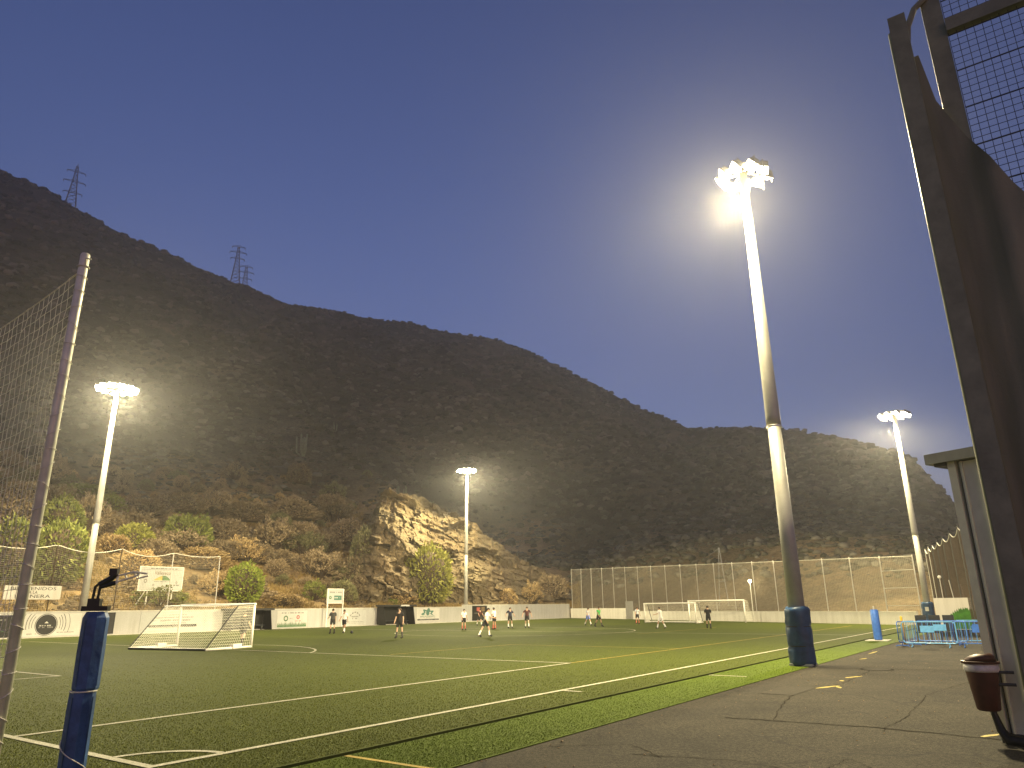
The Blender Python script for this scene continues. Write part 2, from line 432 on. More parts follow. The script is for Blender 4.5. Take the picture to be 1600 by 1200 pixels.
def wall_mat(name, col):
    m, nt, b = nmat(name); v = coords(nt)
    a = noise(nt, v, 0.25, 4); s = noise(nt, coords(nt, (2.2, 2.2, 0.25)), 1.2, 5, 0.6); f = noise(nt, v, 30, 3)
    c = ramp(nt, a, [(0.3, [x * 0.86 for x in col]), (0.7, col)])
    c = mixc(nt, 0.35, c, ramp(nt, s, [(0.35, (0.62, 0.59, 0.52)), (0.6, (1, 1, 1))]), 'MULTIPLY')
    nt.links.new(c, b.inputs['Base Color']); b.inputs['Roughness'].default_value = 0.75
    bump(nt, b, f, 0.15, 0.01); return m
M['wall'] = wall_mat('painted_wall', (0.50, 0.49, 0.46))
M['white_wall'] = wall_mat('whitewashed_wall', (0.66, 0.63, 0.55))
M['coping'] = plain('concrete_coping', (0.55, 0.52, 0.44), 0.85, 0, 0.2, 3)
M['banner_white'] = plain('white_banner', (0.58, 0.56, 0.51), 0.6, 0, 0.06, 2)
M['banner_grey'] = plain('grey_banner', (0.46, 0.46, 0.43), 0.6, 0, 0.06, 2)
M['ink'] = plain('black_print', (0.03, 0.028, 0.027), 0.6, 0, 0.2, 4)
M['ink_grey'] = plain('grey_print', (0.22, 0.21, 0.19), 0.6, 0, 0.15, 4)
M['ink_green'] = plain('green_print', (0.09, 0.18, 0.08), 0.6, 0, 0.2, 4)
M['ink_teal'] = plain('teal_print', (0.07, 0.17, 0.13), 0.6, 0, 0.2, 4)
M['ink_red'] = plain('red_print', (0.38, 0.10, 0.08), 0.6, 0, 0.15, 4)
M['ink_yellow'] = plain('yellow_print', (0.45, 0.36, 0.10), 0.6, 0, 0.2, 4)
M['ink_brown'] = plain('brown_print', (0.16, 0.11, 0.06), 0.6, 0, 0.2, 4)
M['black'] = plain('black_panel', (0.014, 0.013, 0.012), 0.5, 0, 0.25, 2)
M['galv'] = plain('galvanised_steel', (0.55, 0.53, 0.47), 0.42, 0.55, 0.16, 2.5, 0.08, 20)
M['post'] = plain('silver_post', (0.62, 0.61, 0.48), 0.42, 0.1, 0.2, 4, 0.08, 20)
M['mast'] = plain('mast_paint', (0.30, 0.29, 0.25), 0.5, 0.15, 0.16, 1.2, 0.1, 10)
M['housing'] = plain('floodlight_housing', (0.30, 0.29, 0.27), 0.45, 0.4, 0.15, 6)
M['glass'] = emit('floodlight_glass', (1.0, 0.90, 0.66), 45.0)
M['lamp_small'] = emit('street_lamp_glass', (1.0, 0.86, 0.5), 14.0)
M['goal_white'] = plain('white_goal_tube', (0.74, 0.71, 0.62), 0.4, 0, 0.12, 8)
M['dark_tube'] = plain('dark_tube', (0.06, 0.06, 0.055), 0.45, 0.4, 0.2, 8)
M['net'] = plain('net_cord', (0.78, 0.75, 0.62), 0.8, 0, 0.15, 3)
M['rope'] = plain('rope', (0.60, 0.57, 0.48), 0.85, 0, 0.2, 20)
M['net_dull'] = plain('dull_net_cord', (0.30, 0.27, 0.20), 0.85, 0, 0.2, 3)
M['net_dark'] = plain('dark_wire', (0.05, 0.05, 0.048), 0.5, 0.5, 0.2, 10)
M['vinyl'] = plain('blue_vinyl', (0.028, 0.070, 0.18), 0.45, 0, 0.45, 5, 0.35, 9)
M['vinyl_dark'] = plain('dark_blue_tarpaulin', (0.018, 0.055, 0.125), 0.45, 0, 0.35, 3, 0.25, 12)
M['blue'] = plain('blue_paint', (0.05, 0.15, 0.50), 0.4, 0.1, 0.2, 6)
M['light_blue'] = plain('light_blue_paint', (0.13, 0.36, 0.66), 0.4, 0.1, 0.15, 6)
M['steel_black'] = plain('black_bracket', (0.02, 0.02, 0.02), 0.4, 0.5, 0.25, 12)
M['kiosk'] = plain('grey_sheet_metal', (0.58, 0.59, 0.43), 0.5, 0.1, 0.18, 1.6, 0.06, 14)
M['kiosk_dark'] = plain('dark_sheet_metal', (0.07, 0.068, 0.06), 0.5, 0.35, 0.2, 3)
M['roof'] = plain('fascia', (0.36, 0.37, 0.26), 0.6, 0.1, 0.2, 3)
M['bin'] = plain('maroon_plastic', (0.060, 0.018, 0.012), 0.5, 0, 0.2, 8)
M['bag'] = plain('bin_bag', (0.55, 0.53, 0.50), 0.4, 0, 0.15, 20)
def cloth_mat():
    m, nt, b = nmat('dark_shade_cloth'); v = coords(nt)
    f = noise(nt, v, 26, 6, 0.85); g = noise(nt, coords(nt, (3, 3, 0.25)), 1.5, 3)
    c = ramp(nt, g, [(0.3, (0.12, 0.122, 0.066)), (0.7, (0.20, 0.205, 0.115))])
    c = mixc(nt, ramp(nt, f, [(0.66, (0, 0, 0)), (0.72, (0.8, 0.8, 0.8))]), c, (0.32, 0.29, 0.22))  # pale specks: light glittering on the weave, painted into the colour
    nt.links.new(c, b.inputs['Base Color']); b.inputs['Roughness'].default_value = 0.6
    bump(nt, b, f, 0.4, 0.01)
    return m
M['cloth'] = cloth_mat()
M['fence_steel'] = plain('weathered_dark_steel', (0.185, 0.19, 0.115), 0.45, 0.1, 0.25, 6, 0.1, 30)
M['mural_green'] = plain('mural_green', (0.035, 0.14, 0.012), 0.7, 0, 0.45, 3)
M['plastic_dark'] = plain('dark_plastic', (0.025, 0.027, 0.032), 0.4)
M['yellow'] = plain('yellow_plastic', (0.55, 0.36, 0.03), 0.5)
M['pylon'] = plain('pylon_steel', (0.16, 0.16, 0.17), 0.6, 0.3)
def leaf_mat(name, cols, rand=0.3):
    m, nt, b = nmat(name)
    g = nt.nodes.new("ShaderNodeNewGeometry"); oi = nt.nodes.new("ShaderNodeObjectInfo")
    c = ramp(nt, g.outputs['Random Per Island'], [(i / (len(cols) - 1), k) for i, k in enumerate(cols)])
    c = mixc(nt, 1.0, c, ramp(nt, oi.outputs['Random'], [(0, [1 - rand] * 3), (1, [1 + rand * 0.8] * 3)]), 'MULTIPLY')
    nt.links.new(c, b.inputs['Base Color']); b.inputs['Roughness'].default_value = 0.75
    b.inputs['Specular IOR Level'].default_value = 0.2
    return m
M['leaf_b'] = leaf_mat('brown_foliage', [(0.155, 0.112, 0.062), (0.25, 0.188, 0.108), (0.35, 0.275, 0.165)])
M['leaf_t'] = leaf_mat('straw_foliage', [(0.25, 0.17, 0.07), (0.40, 0.28, 0.13), (0.52, 0.39, 0.19)])
M['leaf_g'] = leaf_mat('green_foliage', [(0.08, 0.10, 0.022), (0.16, 0.18, 0.04), (0.25, 0.26, 0.07)])
M['leaf_G'] = leaf_mat('bright_green_foliage', [(0.10, 0.13, 0.018), (0.20, 0.25, 0.035), (0.30, 0.34, 0.06)], 0.15)
M['leaf_y'] = leaf_mat('yellow_green_foliage', [(0.15, 0.155, 0.025), (0.26, 0.26, 0.05), (0.36, 0.34, 0.085)], 0.15)
M['leaf_o'] = leaf_mat('olive_foliage', [(0.09, 0.09, 0.04), (0.16, 0.155, 0.068), (0.23, 0.21, 0.10)])
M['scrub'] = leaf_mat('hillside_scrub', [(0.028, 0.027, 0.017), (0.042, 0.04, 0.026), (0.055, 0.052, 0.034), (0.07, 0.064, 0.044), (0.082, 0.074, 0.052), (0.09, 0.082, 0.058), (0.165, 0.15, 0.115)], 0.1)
M['wood'] = plain('shrub_stem', (0.075, 0.052, 0.032), 0.9, 0, 0.3, 8)
M['cactus'] = plain('cactus_skin', (0.14, 0.15, 0.10), 0.7, 0, 0.3, 3)
SKIN = [plain('skin_light', (0.50, 0.32, 0.22), 0.5, 0, 0.06), plain('skin_tan', (0.36, 0.21, 0.13), 0.5, 0, 0.06)]
M['hair'] = plain('dark_hair', (0.02, 0.015, 0.011), 0.6, 0, 0.3, 30)
def fabric(name, col): return plain(name, col, 0.8, 0, 0.12, 9, 0.15, 30)
FAB = {'white': fabric('white_jersey', (0.74, 0.72, 0.66)), 'black': fabric('black_jersey', (0.018, 0.017, 0.018)), 'navy': fabric('navy_jersey', (0.02, 0.025, 0.05)),
       'green': fabric('green_bib', (0.06, 0.32, 0.07)), 'blue': fabric('blue_shorts', (0.09, 0.16, 0.48)), 'maroon': fabric('maroon_jersey', (0.07, 0.022, 0.02)),
       'grey': fabric('grey_jersey', (0.35, 0.35, 0.35)), 'red': fabric('red_sock', (0.40, 0.10, 0.07)), 'darkgrey': fabric('charcoal_jersey', (0.05, 0.048, 0.045))}
# ---------------------------------------------------------------- ground, turf, markings
g = MB(); g.add([(-3000, -3000, -0.15), (3000, -3000, -0.15), (3000, 3000, -0.15), (-3000, 3000, -0.15)], [(0, 1, 2, 3)])
struct(g.build('ground', M['ground']))
asph = struct(MB().lw(-14, 66, -14, 6.0, -0.14, 0.0).build('asphalt_apron', M['asphalt']))
strip = struct(MB().lw(-14, 64.5, 6.003, 7.62, -0.14, 0.012).build('turf_strip', M['strip']))
struct(MB().lw(-14, 64.5, 7.622, 7.738, -0.14, -0.05).build('drain_channel', M['dark_gap']))
t = MB()
poly = [fw(-14, 7.74), fw(end_L(7.74), 7.74), fw(end_L(60.0), 60.0), fw(-14, 60.0)]
t.add([(p.x, p.y, -0.14) for p in poly] + [(p.x, p.y, 0.02) for p in poly], [(4, 5, 6, 7), (0, 1, 5, 4), (1, 2, 6, 5), (2, 3, 7, 6), (3, 0, 4, 7)])
turf = struct(t.build('football_turf', M['turf']))
T0, G0, BOX, BW, HALF, CW = 9.03, 5.2, 21.28, 12.94, 46.3, 32.85      # touchline, goal line, box front, box side, halfway, middle
TF = 2 * CW - T0
ZL = 0.030
LINES = []        # (L0, L1, W0, W1) for keeping grass blades off the paint
def strip_line(name, L0, L1, W0, W1, mat='white_line', parent=turf, z=ZL):
    LINES.append((L0, L1, W0, W1))
    m = MB(); n = max(1, int(max(L1 - L0, W1 - W0) / 4))
    longL = (L1 - L0) > (W1 - W0)
    for k in range(n):
        a, b = k / n, (k + 1) / n
        q = (L0 + (L1 - L0) * a, L0 + (L1 - L0) * b, W0, W1) if longL else (L0, L1, W0 + (W1 - W0) * a, W0 + (W1 - W0) * b)
        m.add([fw(q[0], q[2], z), fw(q[1], q[2], z), fw(q[1], q[3], z), fw(q[0], q[3], z)], [(0, 1, 2, 3)])
    return m.build(name, M[mat], parent)
def arc_line(name, Lc, Wc, r, a0, a1, mat='white_line', w=0.10, z=ZL):
    m = MB(); n = max(8, int(abs(a1 - a0) / 4)); vs = []
    for k in range(n + 1):
        a = R(a0 + (a1 - a0) * k / n)
        for rr in (r - w / 2, r + w / 2): vs.append(fw(Lc + rr * math.cos(a), Wc + rr * math.sin(a), z))
    m.add(vs, [(2 * k, 2 * k + 1, 2 * k + 3, 2 * k + 2) for k in range(n)])
    return m.build(name, M[mat], turf)
h = 0.06
strip_line('touchline', G0 - h, 65.5, T0 - h, T0 + h)
strip_line('touchline', G0 - h, 92, TF - h, TF + h)
strip_line('goal_line', G0 - h, G0 + h, T0 + h, TF - h)
strip_line('penalty_area_line', G0 + h, BOX + h, BW - h, BW + h)
strip_line('penalty_area_line', G0 + h, BOX + h, 2 * CW - BW - h, 2 * CW - BW + h)
strip_line('penalty_area_line', BOX - h, BOX + h, BW + h, 2 * CW - BW - h)
strip_line('goal_area_line', G0 + h, 10.45, 23.69 - h, 23.69 + h)
strip_line('goal_area_line', G0 + h, 10.45, 42.0 - h, 42.0 + h)
strip_line('goal_area_line', 10.45, 10.45 + 2 * h, 23.69 - h, 42.0 + h)
strip_line('halfway_line', HALF - h, HALF + h, T0 + h, TF - h)
arc_line('centre_circle', HALF, CW, 8.9, 0, 360)
arc_line('penalty_arc', 15.9, CW, 8.9, -52.3, 52.3)
arc_line('corner_arc', G0, T0, 0.98, 3, 87)
strip_line('touchline_tick', 14.40, 14.50, 8.50, 8.96)
strip_line('yellow_line', BOX + h + 0.01, 64.5, BW - 0.04, BW + 0.04, 'yellow_line')
strip_line('yellow_line', 21.9, 30.2, 21.6, 21.68, 'yellow_line')
strip_line('yellow_line', 30.12, 30.2, 12.99, 21.6, 'yellow_line')
strip_line('yellow_line', 44.0, 58, 21.6, 21.68, 'yellow_line')
strip_line('yellow_line', 6.92, 7.0, 6.02, 7.6, 'yellow_line', strip, 0.0165)
strip_line('white_tick', 19.5, 19.58, 6.6, 7.6, 'white_line', strip, 0.0165)
def blot(name, L, W, a, b, ang, mat, z=0.005, n=18, rough=0.35):
    m = MB(); vs = []
    for k in range(n):
        t_ = 2 * math.pi * k / n; s = 1 + rough * (random.random() - 0.5)
        u, v = a * math.cos(t_) * s, b * math.sin(t_) * s
        vs.append(fw(L + u * math.cos(ang) - v * math.sin(ang), W + u * math.sin(ang) + v * math.cos(ang), z))
    m.add(vs, [tuple(range(n))]); return m.build(name, M[mat], asph)
for L, W, a, b, an in ((18.1, 4.33, 0.45, 0.07, -0.35), (18.2, 4.1, 0.2, 0.05, 0.4), (20.8, 4.3, 0.35, 0.06, -0.4), (19.7, 4.35, 0.12, 0.05, 0.3), (12.8, 0.98, 0.22, 0.05, -0.5), (27.5, 5.3, 0.3, 0.05, -0.2), (31, 5.6, 0.9, 0.04, 0)):
    blot('yellow_paint_mark', L, W, a, b, an, 'yellow_paint')
m_ = MB(); m_.disc(fw(23.4, 4.2, 0.008), EL, EW, 0.36, 26); m_.build('manhole_cover', M['iron'], asph)
m_ = MB(); m_.disc(fw(23.4, 4.2, 0.006), EL, EW, 0.44, 26, 0, 0.37); m_.build('manhole_frame', M['patch'], asph)
def crack(pts, w, name='crack'):
    """an open joint in the asphalt, wandering, its width uneven"""
    P = []
    for (a, b) in zip(pts[:-1], pts[1:]):
        for k in range(12):
            s = k / 12; P.append((a[0] + (b[0] - a[0]) * s + random.uniform(-.03, .03), a[1] + (b[1] - a[1]) * s + random.uniform(-.03, .03)))
    P.append(pts[-1]); vs = []
    for i, (L, W) in enumerate(P):
        q = P[min(i + 1, len(P) - 1)]; p = P[max(i - 1, 0)]; d = Vector((q[0] - p[0], q[1] - p[1])).normalized(); k = w * random.uniform(0.3, 1.2) / 2
        vs += [fw(L - d.y * k, W + d.x * k, 0.004), fw(L + d.y * k, W - d.x * k, 0.004)]
    m = MB(); m.add(vs, [(2 * i, 2 * i + 1, 2 * i + 3, 2 * i + 2) for i in range(len(P) - 1)]); m.build(name, M['patch'], asph)
crack([(12.6, 4.7), (12.66, 3.8), (12.75, 2.4), (12.5, 0.8), (12.3, -2)], 0.061)
crack([(12.66, 3.9), (14.4, 4.3), (17.0, 4.7), (19.0, 4.2), (22.9, 4.3)], 0.028)
crack([(23.2, 6.0), (23.5, 4.7), (23.9, 2.4), (24.2, 0.5)], 0.044)
crack([(12.4, 2.3), (14.5, 2.2), (17.5, 2.3), (22, 1.6)], 0.019)
crack([(9.0, 4.6), (9.3, 3.4), (9.1, 2.4), (10.1, 2.3), (9.0, 1.2)], 0.017)
crack([(8.9, 5.8), (9.6, 4.9), (9.0, 4.2)], 0.017)
crack([(30, 6.0), (31, 3), (30.6, 0)], 0.022)
m_ = MB(); m_.add([fw(16.2, 5.25, .0065), fw(16.2, 4.55, .0065), fw(17.9, 4.5, .0065), fw(17.8, 5.2, .0065)], [(0, 1, 2, 3)]); m_.build('asphalt_patch', M['iron'], asph)
# blades of the near turf
def blades(name, n, keep, hgt, mat, label, z0, seed, far=46.0):
    r = np.random.default_rng(seed)
    az = np.radians(r.uniform(-44, 44, n)); d = 1 / r.uniform(1 / far, 1 / 7.0, n) ** 1.0
    x, y = np.sin(az) * d, np.cos(az) * d
    L = x * EL.x + y * EL.y; W = x * EW.x + y * EW.y
    ok = keep(L, W) & (r.uniform(0, 1, n) < np.clip((46 - d) / 28, 0, 1))
    for a, b, c, e in LINES: ok &= ~((L > a - .01) & (L < b + .01) & (W > c - .01) & (W < e + .01))
    rc = np.hypot(L - G0, W - T0); ok &= ~((np.abs(rc - 0.98) < 0.06) & (L > G0) & (W > T0))
    x, y, d = x[ok], y[ok], d[ok]; k = len(x)
    th = r.uniform(0, 2 * math.pi, k); w = (0.0028 + 0.00016 * d) * r.uniform(0.7, 1.3, k); h = hgt * r.uniform(0.6, 1.3, k)
    ln = r.normal(0, 0.55, (k, 2)) * h[:, None]
    V = np.zeros((k, 3, 3)); V[:, 0, 0] = x - np.cos(th) * w; V[:, 0, 1] = y - np.sin(th) * w; V[:, 1, 0] = x + np.cos(th) * w; V[:, 1, 1] = y + np.sin(th) * w
    V[:, 0, 2] = V[:, 1, 2] = z0; V[:, 2, 0] = x + ln[:, 0]; V[:, 2, 1] = y + ln[:, 1]; V[:, 2, 2] = z0 + h
    me = bpy.data.meshes.new(name); me.vertices.add(3 * k); me.vertices.foreach_set('co', V.ravel())
    me.loops.add(3 * k); me.loops.foreach_set('vertex_index', np.arange(3 * k, dtype=np.int32))
    me.polygons.add(k); me.polygons.foreach_set('loop_start', np.arange(0, 3 * k, 3, dtype=np.int32)); me.polygons.foreach_set('loop_total', np.full(k, 3, np.int32))
    me.materials.append(mat); me.update(calc_edges=True)
    return tag(put(name, me), label, 'grass', kind='stuff')
blades('turf_grass', 620000, lambda L, W: (W > 7.78) & (L > -8), 0.016, M['blade'], 'short olive green artificial grass of the football pitch', 0.018, 3)
blades('strip_grass', 700000, lambda L, W: (W > 6.03) & (W < 7.6) & (L > -8), 0.014, M['blade2'], 'bright green artificial grass strip beside the asphalt', 0.010, 4)

# grit, gravel and leaf scraps lying on the asphalt
rg_ = random.Random(77); gm = MB()
for i in range(150):
    W = 5.95 - 5.2 * rg_.random() ** 1.5; L = 7.2 + 26 * rg_.random() ** 1.6; k = rg_.uniform(.006, .022) * (1 if rg_.random() < .92 else 2.0); c = fw(L, W, k * .4); a = rg_.uniform(0, 3.1)
    X = EL * math.cos(a) + EW * math.sin(a); Y = EW * math.cos(a) - EL * math.sin(a); gm.add([c + X * k, c + Y * k * .7, c - X * k, c - Y * k * .8, c + UP * k * .5, c - UP * k * .4], [(0, 1, 4), (1, 2, 4), (2, 3, 4), (3, 0, 4), (1, 0, 5), (2, 1, 5), (3, 2, 5), (0, 3, 5)], 0 if rg_.random() < .7 else 1)
tag(gm.build('grit', [M['stone'], M['leaf_scrap']]), 'scattered grit and leaf scraps on the asphalt', 'grit', kind='stuff')
# ---------------------------------------------------------------- the hillside
nA, nU = T_X.shape
vs = np.stack([T_X, T_Y, T_Z], -1).reshape(-1, 3)
idx = np.arange(nA * nU).reshape(nA, nU)
F = np.stack([idx[:-1, :-1], idx[1:, :-1], idx[1:, 1:], idx[:-1, 1:]], -1).reshape(-1, 4)
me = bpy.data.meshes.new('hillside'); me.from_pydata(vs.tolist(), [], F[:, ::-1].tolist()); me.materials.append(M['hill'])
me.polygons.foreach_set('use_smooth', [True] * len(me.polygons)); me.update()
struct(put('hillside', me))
# scrub on the hill, as far as nobody could count it: low domes of a few faces each
def scrub_mesh(n):
    r = np.random.default_rng(5)
    tmpl = []
    for s in range(6):
        bm = bmesh.new(); bmesh.ops.create_icosphere(bm, subdivisions=1, radius=1.0)
        for v in bm.verts:
            v.co *= 1 + r.uniform(-0.32, 0.3); v.co.z = v.co.z * 0.62 + 0.3
        bm.verts.ensure_lookup_table()
        tmpl.append((np.array([v.co[:] for v in bm.verts]), np.array([[v.index for v in f.verts] for f in bm.faces]))); bm.free()
    az = r.uniform(-50, 35, n); dmin = toe(az) + np.where(az < -11, 30, 14); dmax = np.interp(az, [q[0] for q in _TAB], [q[9] for q in _TAB])
    d = np.exp(np.log(dmin) + (np.log(dmax) - np.log(dmin)) * r.uniform(0, 1, n) ** 0.75)
    x, y = np.sin(np.radians(az)) * d, np.cos(np.radians(az)) * d
    keep = (fbm(x / 22, y / 22, 3, 40) + r.uniform(-0.5, 0.5, n)) > -0.25
    keep &= ~((az > -13.5) & (az < 4.2) & (d < toe(az) + 28))
    x, y, d = x[keep], y[keep], d[keep]; z = terr(x, y); n = len(x)
    size = r.uniform(0.35, 1.0, n) ** 1.5 * 1.9 * np.clip(d / 260, 0.42, 1.4)
    V, Fc = [], []; off = 0; tid = r.integers(0, 6, n); th = r.uniform(0, 6.28, n); sq = r.uniform(0.7, 1.25, n)
    for i in range(n):
        tv, tf = tmpl[tid[i]]; c, s = math.cos(th[i]), math.sin(th[i])
        q = np.empty_like(tv); q[:, 0] = (tv[:, 0] * c - tv[:, 1] * s) * size[i] + x[i]; q[:, 1] = (tv[:, 0] * s + tv[:, 1] * c) * size[i] + y[i]; q[:, 2] = tv[:, 2] * size[i] * sq[i] + z[i] - 0.1 * size[i]
        V.append(q); Fc.append(tf + off); off += len(tv)
    V = np.concatenate(V); Fc = np.concatenate(Fc)
    me = bpy.data.meshes.new('hillside_scrub'); me.vertices.add(len(V)); me.vertices.foreach_set('co', V.ravel())
    me.loops.add(Fc.size); me.loops.foreach_set('vertex_index', Fc.ravel().astype(np.int32)); me.polygons.add(len(Fc))
    me.polygons.foreach_set('loop_start', np.arange(0, Fc.size, 3, dtype=np.int32)); me.polygons.foreach_set('loop_total', np.full(len(Fc), 3, np.int32))
    me.materials.append(M['scrub']); me.update(calc_edges=True); return me
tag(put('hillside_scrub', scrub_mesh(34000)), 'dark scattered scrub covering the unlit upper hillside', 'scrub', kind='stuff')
# dry grass between the shrubs of the lit slope
def dry_grass(n):
    r = np.random.default_rng(8)
    az = r.uniform(-46, 5, n); d = toe(az) + 0.5 + r.uniform(0, 1, n) ** 1.4 * np.where(az < -11, 38, np.where(az < 4, 5, 16))
    x, y = np.sin(np.radians(az)) * d, np.cos(np.radians(az)) * d
    k = (fbm(x / 5, y / 5, 3, 77) + r.uniform(-0.4, 0.4, n)) > 0.05
    x, y, d = x[k], y[k], d[k]; z = terr(x, y) - 0.05; n = len(x); nb = 7
    X = np.repeat(x, nb) + r.normal(0, 0.12, n * nb); Y = np.repeat(y, nb) + r.normal(0, 0.12, n * nb); Zz = np.repeat(z, nb); h = np.repeat(r.uniform(0.25, 0.65, n), nb) * r.uniform(0.7, 1.2, n * nb)
    th = r.uniform(0, 6.28, n * nb); w = 0.045; k = n * nb; ln = r.normal(0, 0.4, (k, 2)) * h[:, None]
    V = np.zeros((k, 3, 3)); V[:, 0, 0] = X - np.cos(th) * w; V[:, 0, 1] = Y - np.sin(th) * w; V[:, 1, 0] = X + np.cos(th) * w; V[:, 1, 1] = Y + np.sin(th) * w
    V[:, 0, 2] = V[:, 1, 2] = Zz; V[:, 2, 0] = X + ln[:, 0]; V[:, 2, 1] = Y + ln[:, 1]; V[:, 2, 2] = Zz + h
    me = bpy.data.meshes.new('dry_grass'); me.vertices.add(3 * k); me.vertices.foreach_set('co', V.ravel())
    me.loops.add(3 * k); me.loops.foreach_set('vertex_index', np.arange(3 * k, dtype=np.int32)); me.polygons.add(k)
    me.polygons.foreach_set('loop_start', np.arange(0, 3 * k, 3, dtype=np.int32)); me.polygons.foreach_set('loop_total', np.full(k, 3, np.int32))
    me.materials.append(M['dry']); me.update(calc_edges=True); return me
tag(put('dry_grass', dry_grass(30000)), 'straw coloured dry grass between the shrubs of the lit slope', 'grass', kind='stuff')
# the floodlit rock outcrop beside the middle mast
def blocks(x, y, seed):
    """broken rock: every point takes the offset and the tilt of the nearest block"""
    xi = np.floor(x); yi = np.floor(y); best = np.full(x.shape, 1e9); sec = np.full(x.shape, 1e9); val = np.zeros(x.shape)
    def h(a, b, k): return vnoise(a * 1.37 + .5 * k + 100 * k, b * 1.61 + .5, seed + k) + .5
    for di in (-1, 0, 1):
        for dj in (-1, 0, 1):
            cx, cy = xi + di, yi + dj; px = cx + .15 + .7 * h(cx, cy, 1); py = cy + .15 + .7 * h(cx, cy, 2); d = (x - px) ** 2 + (y - py) ** 2
            v = (h(cx, cy, 3) - .5) + (h(cx, cy, 4) - .5) * 1.3 * (x - px) + (h(cx, cy, 5) - .6) * 1.3 * (y - py)
            n = d < best; sec = np.where(n, best, np.minimum(sec, d)); val = np.where(n, v, val); best = np.where(n, d, best)
    return val, np.sqrt(sec) - np.sqrt(best)
def outcrop():
    na, nt_ = 420, 200
    A = np.linspace(-12.6, 4.4, na)[:, None]; T = np.linspace(0, 1, nt_)[None, :]
    ec = np.interp(A, [-12.6, -12.0, -11.3, -10.5, -8.3, -5.7, -2.2, 1.3, 4.4], [1.5, 3.6, 6.2, 9.0, 8.7, 7.6, 5.5, 3.1, 1.2]) + .35 * vnoise(A * 1.7, 0 * A, 5) + .2 * vnoise(A * 6.3, 0 * A, 6)
    base = toe(A) + 3.5 + 1.2 * np.sin(A * 0.9)
    zc = 1.8 + (base + 11) * np.tan(np.radians(ec))
    D = base + 11 * np.clip(T / 0.85, 0, 1) ** 1.15 + 14 * np.clip((T - 0.85) / 0.15, 0, 1)
    Z = 0.2 + (zc - 0.2) * np.clip(T / 0.85, 0, 1) - 2.5 * np.clip((T - 0.85) / 0.15, 0, 1) ** 2
    S = A * 1.8 + 0 * T
    env = np.clip(T / 0.08, 0, 1) * np.clip((1 - T) / 0.1, 0.15, 1) * np.clip((A + 12.6) / 1.5, 0.2, 1)
    n1 = fbm(S / 6.5, Z / 6.0, 5, 101); w1 = fbm(S / 1.6, Z / 1.6, 3, 111)
    b1, e1 = blocks(S / 2.9 + .5 * w1, (Z + .35 * S) / 1.7 + .5 * w1, 131); b2, e2 = blocks(S / 1.1 + .4 * w1, (Z + .3 * S) / .7 + .4 * w1, 151); b3, e3 = blocks(S / .42, (Z + .2 * S) / .3 + .2 * w1, 171)
    cave = np.clip(fbm(S / 5, Z / 2.2, 3, 211) * 2.2 - .42, 0, .5)
    push = 3.4 * n1 + 1.35 * b1 + .8 * b2 + .34 * b3 + .9 * w1 - .55 * np.exp(-(e1 / .07) ** 2) * (w1 > .02) - 6.0 * cave
    D = D - push * env; Z = Z + (b2 * .35 + w1 * .3) * env
    Ar = np.radians(A) + 0 * T
    P = np.stack([np.sin(Ar) * D, np.cos(Ar) * D, Z], -1).reshape(-1, 3)
    ix = np.arange(na * nt_).reshape(na, nt_); F = np.stack([ix[:-1, :-1], ix[1:, :-1], ix[1:, 1:], ix[:-1, 1:]], -1).reshape(-1, 4)
    me = bpy.data.meshes.new('rock_outcrop'); me.from_pydata(P.tolist(), [], F.tolist()); me.materials.append(M['rock']); me.update()
    return put('rock_outcrop', me)
tag(outcrop(), 'craggy ochre rock face lit by the floodlights beside the middle mast', 'rock')
# ---------------------------------------------------------------- wall with banners along the far side
WW = 60.2
wl = thing('perimeter_wall', fw(40, WW), 'long pale grey wall with advertising banners along the far touchline', 'wall')
wa = MB().lw(-14, 73.6, WW, WW + 0.25, -0.12, 1.78).build('wall_section', M['wall'], wl)
wb = MB().lw(73.6, 99.4, WW - 0.06, WW + 0.25, -0.12, 2.02).build('wall_section', M['wall'], wl)
MB().lw(-14, 73.58, WW - 0.03, WW + 0.29, 1.782, 1.86).build('coping', M['coping'], wl)
MB().lw(73.58, 99.4, WW - 0.10, WW + 0.29, 2.022, 2.09).build('coping', M['coping'], wl)
MB().lw(-14, 99.0, WW - 0.42, WW - 0.07, -0.12, 0.07).build('kerb', M['coping'], wl)
for L in list(range(-12, 73, 6)) + [79, 85, 91, 97]:
    MB().lw(L, L + 0.05, WW - (0.014 if L < 73 else 0.075), WW - (0.002 if L < 73 else 0.061), 0.08, 1.77).build('joint_cover', M['banner_grey'], wl)
def banner(L0, L1, z0, z1, mat, label, cat='banner', W=WW):
    b = thing('banner', fw((L0 + L1) / 2, W - 0.02, z0), label, cat)
    MB().lw(L0, L1, W - 0.025, W - 0.005, z0, z1).build('sheet', M[mat], b); return b
def quad(L0, L1, z0, z1, W, mat, name, par):
    m = MB(); m.add([fw(L0, W, z0), fw(L1, W, z0), fw(L1, W, z1), fw(L0, W, z1)], [(0, 1, 2, 3)]); return m.build(name, M[mat], par)
def dashes(L0, L1, z, hgt, W, mat, par, seed, name='small_print', fill=0.8):
    """a line of print too small to read"""
    r = random.Random(seed); m = MB(); L = L0
    while L < L1:
        w = hgt * r.uniform(0.4, 0.9)
        if r.random() < fill: m.add([fw(L, W, z - hgt / 2), fw(min(L + w, L1), W, z - hgt / 2), fw(min(L + w, L1), W, z + hgt / 2 * r.uniform(.5, 1)), fw(L, W, z + hgt / 2)], [(0, 1, 2, 3)])
        L += w + hgt * 0.22
    return tag(m.build(name, M[mat], par), None, kind='stuff')
PF = WW - 0.029
b = banner(20.6, 22.95, 0.12, 1.62, 'black', 'black banner with pale print at the left end of the far wall')
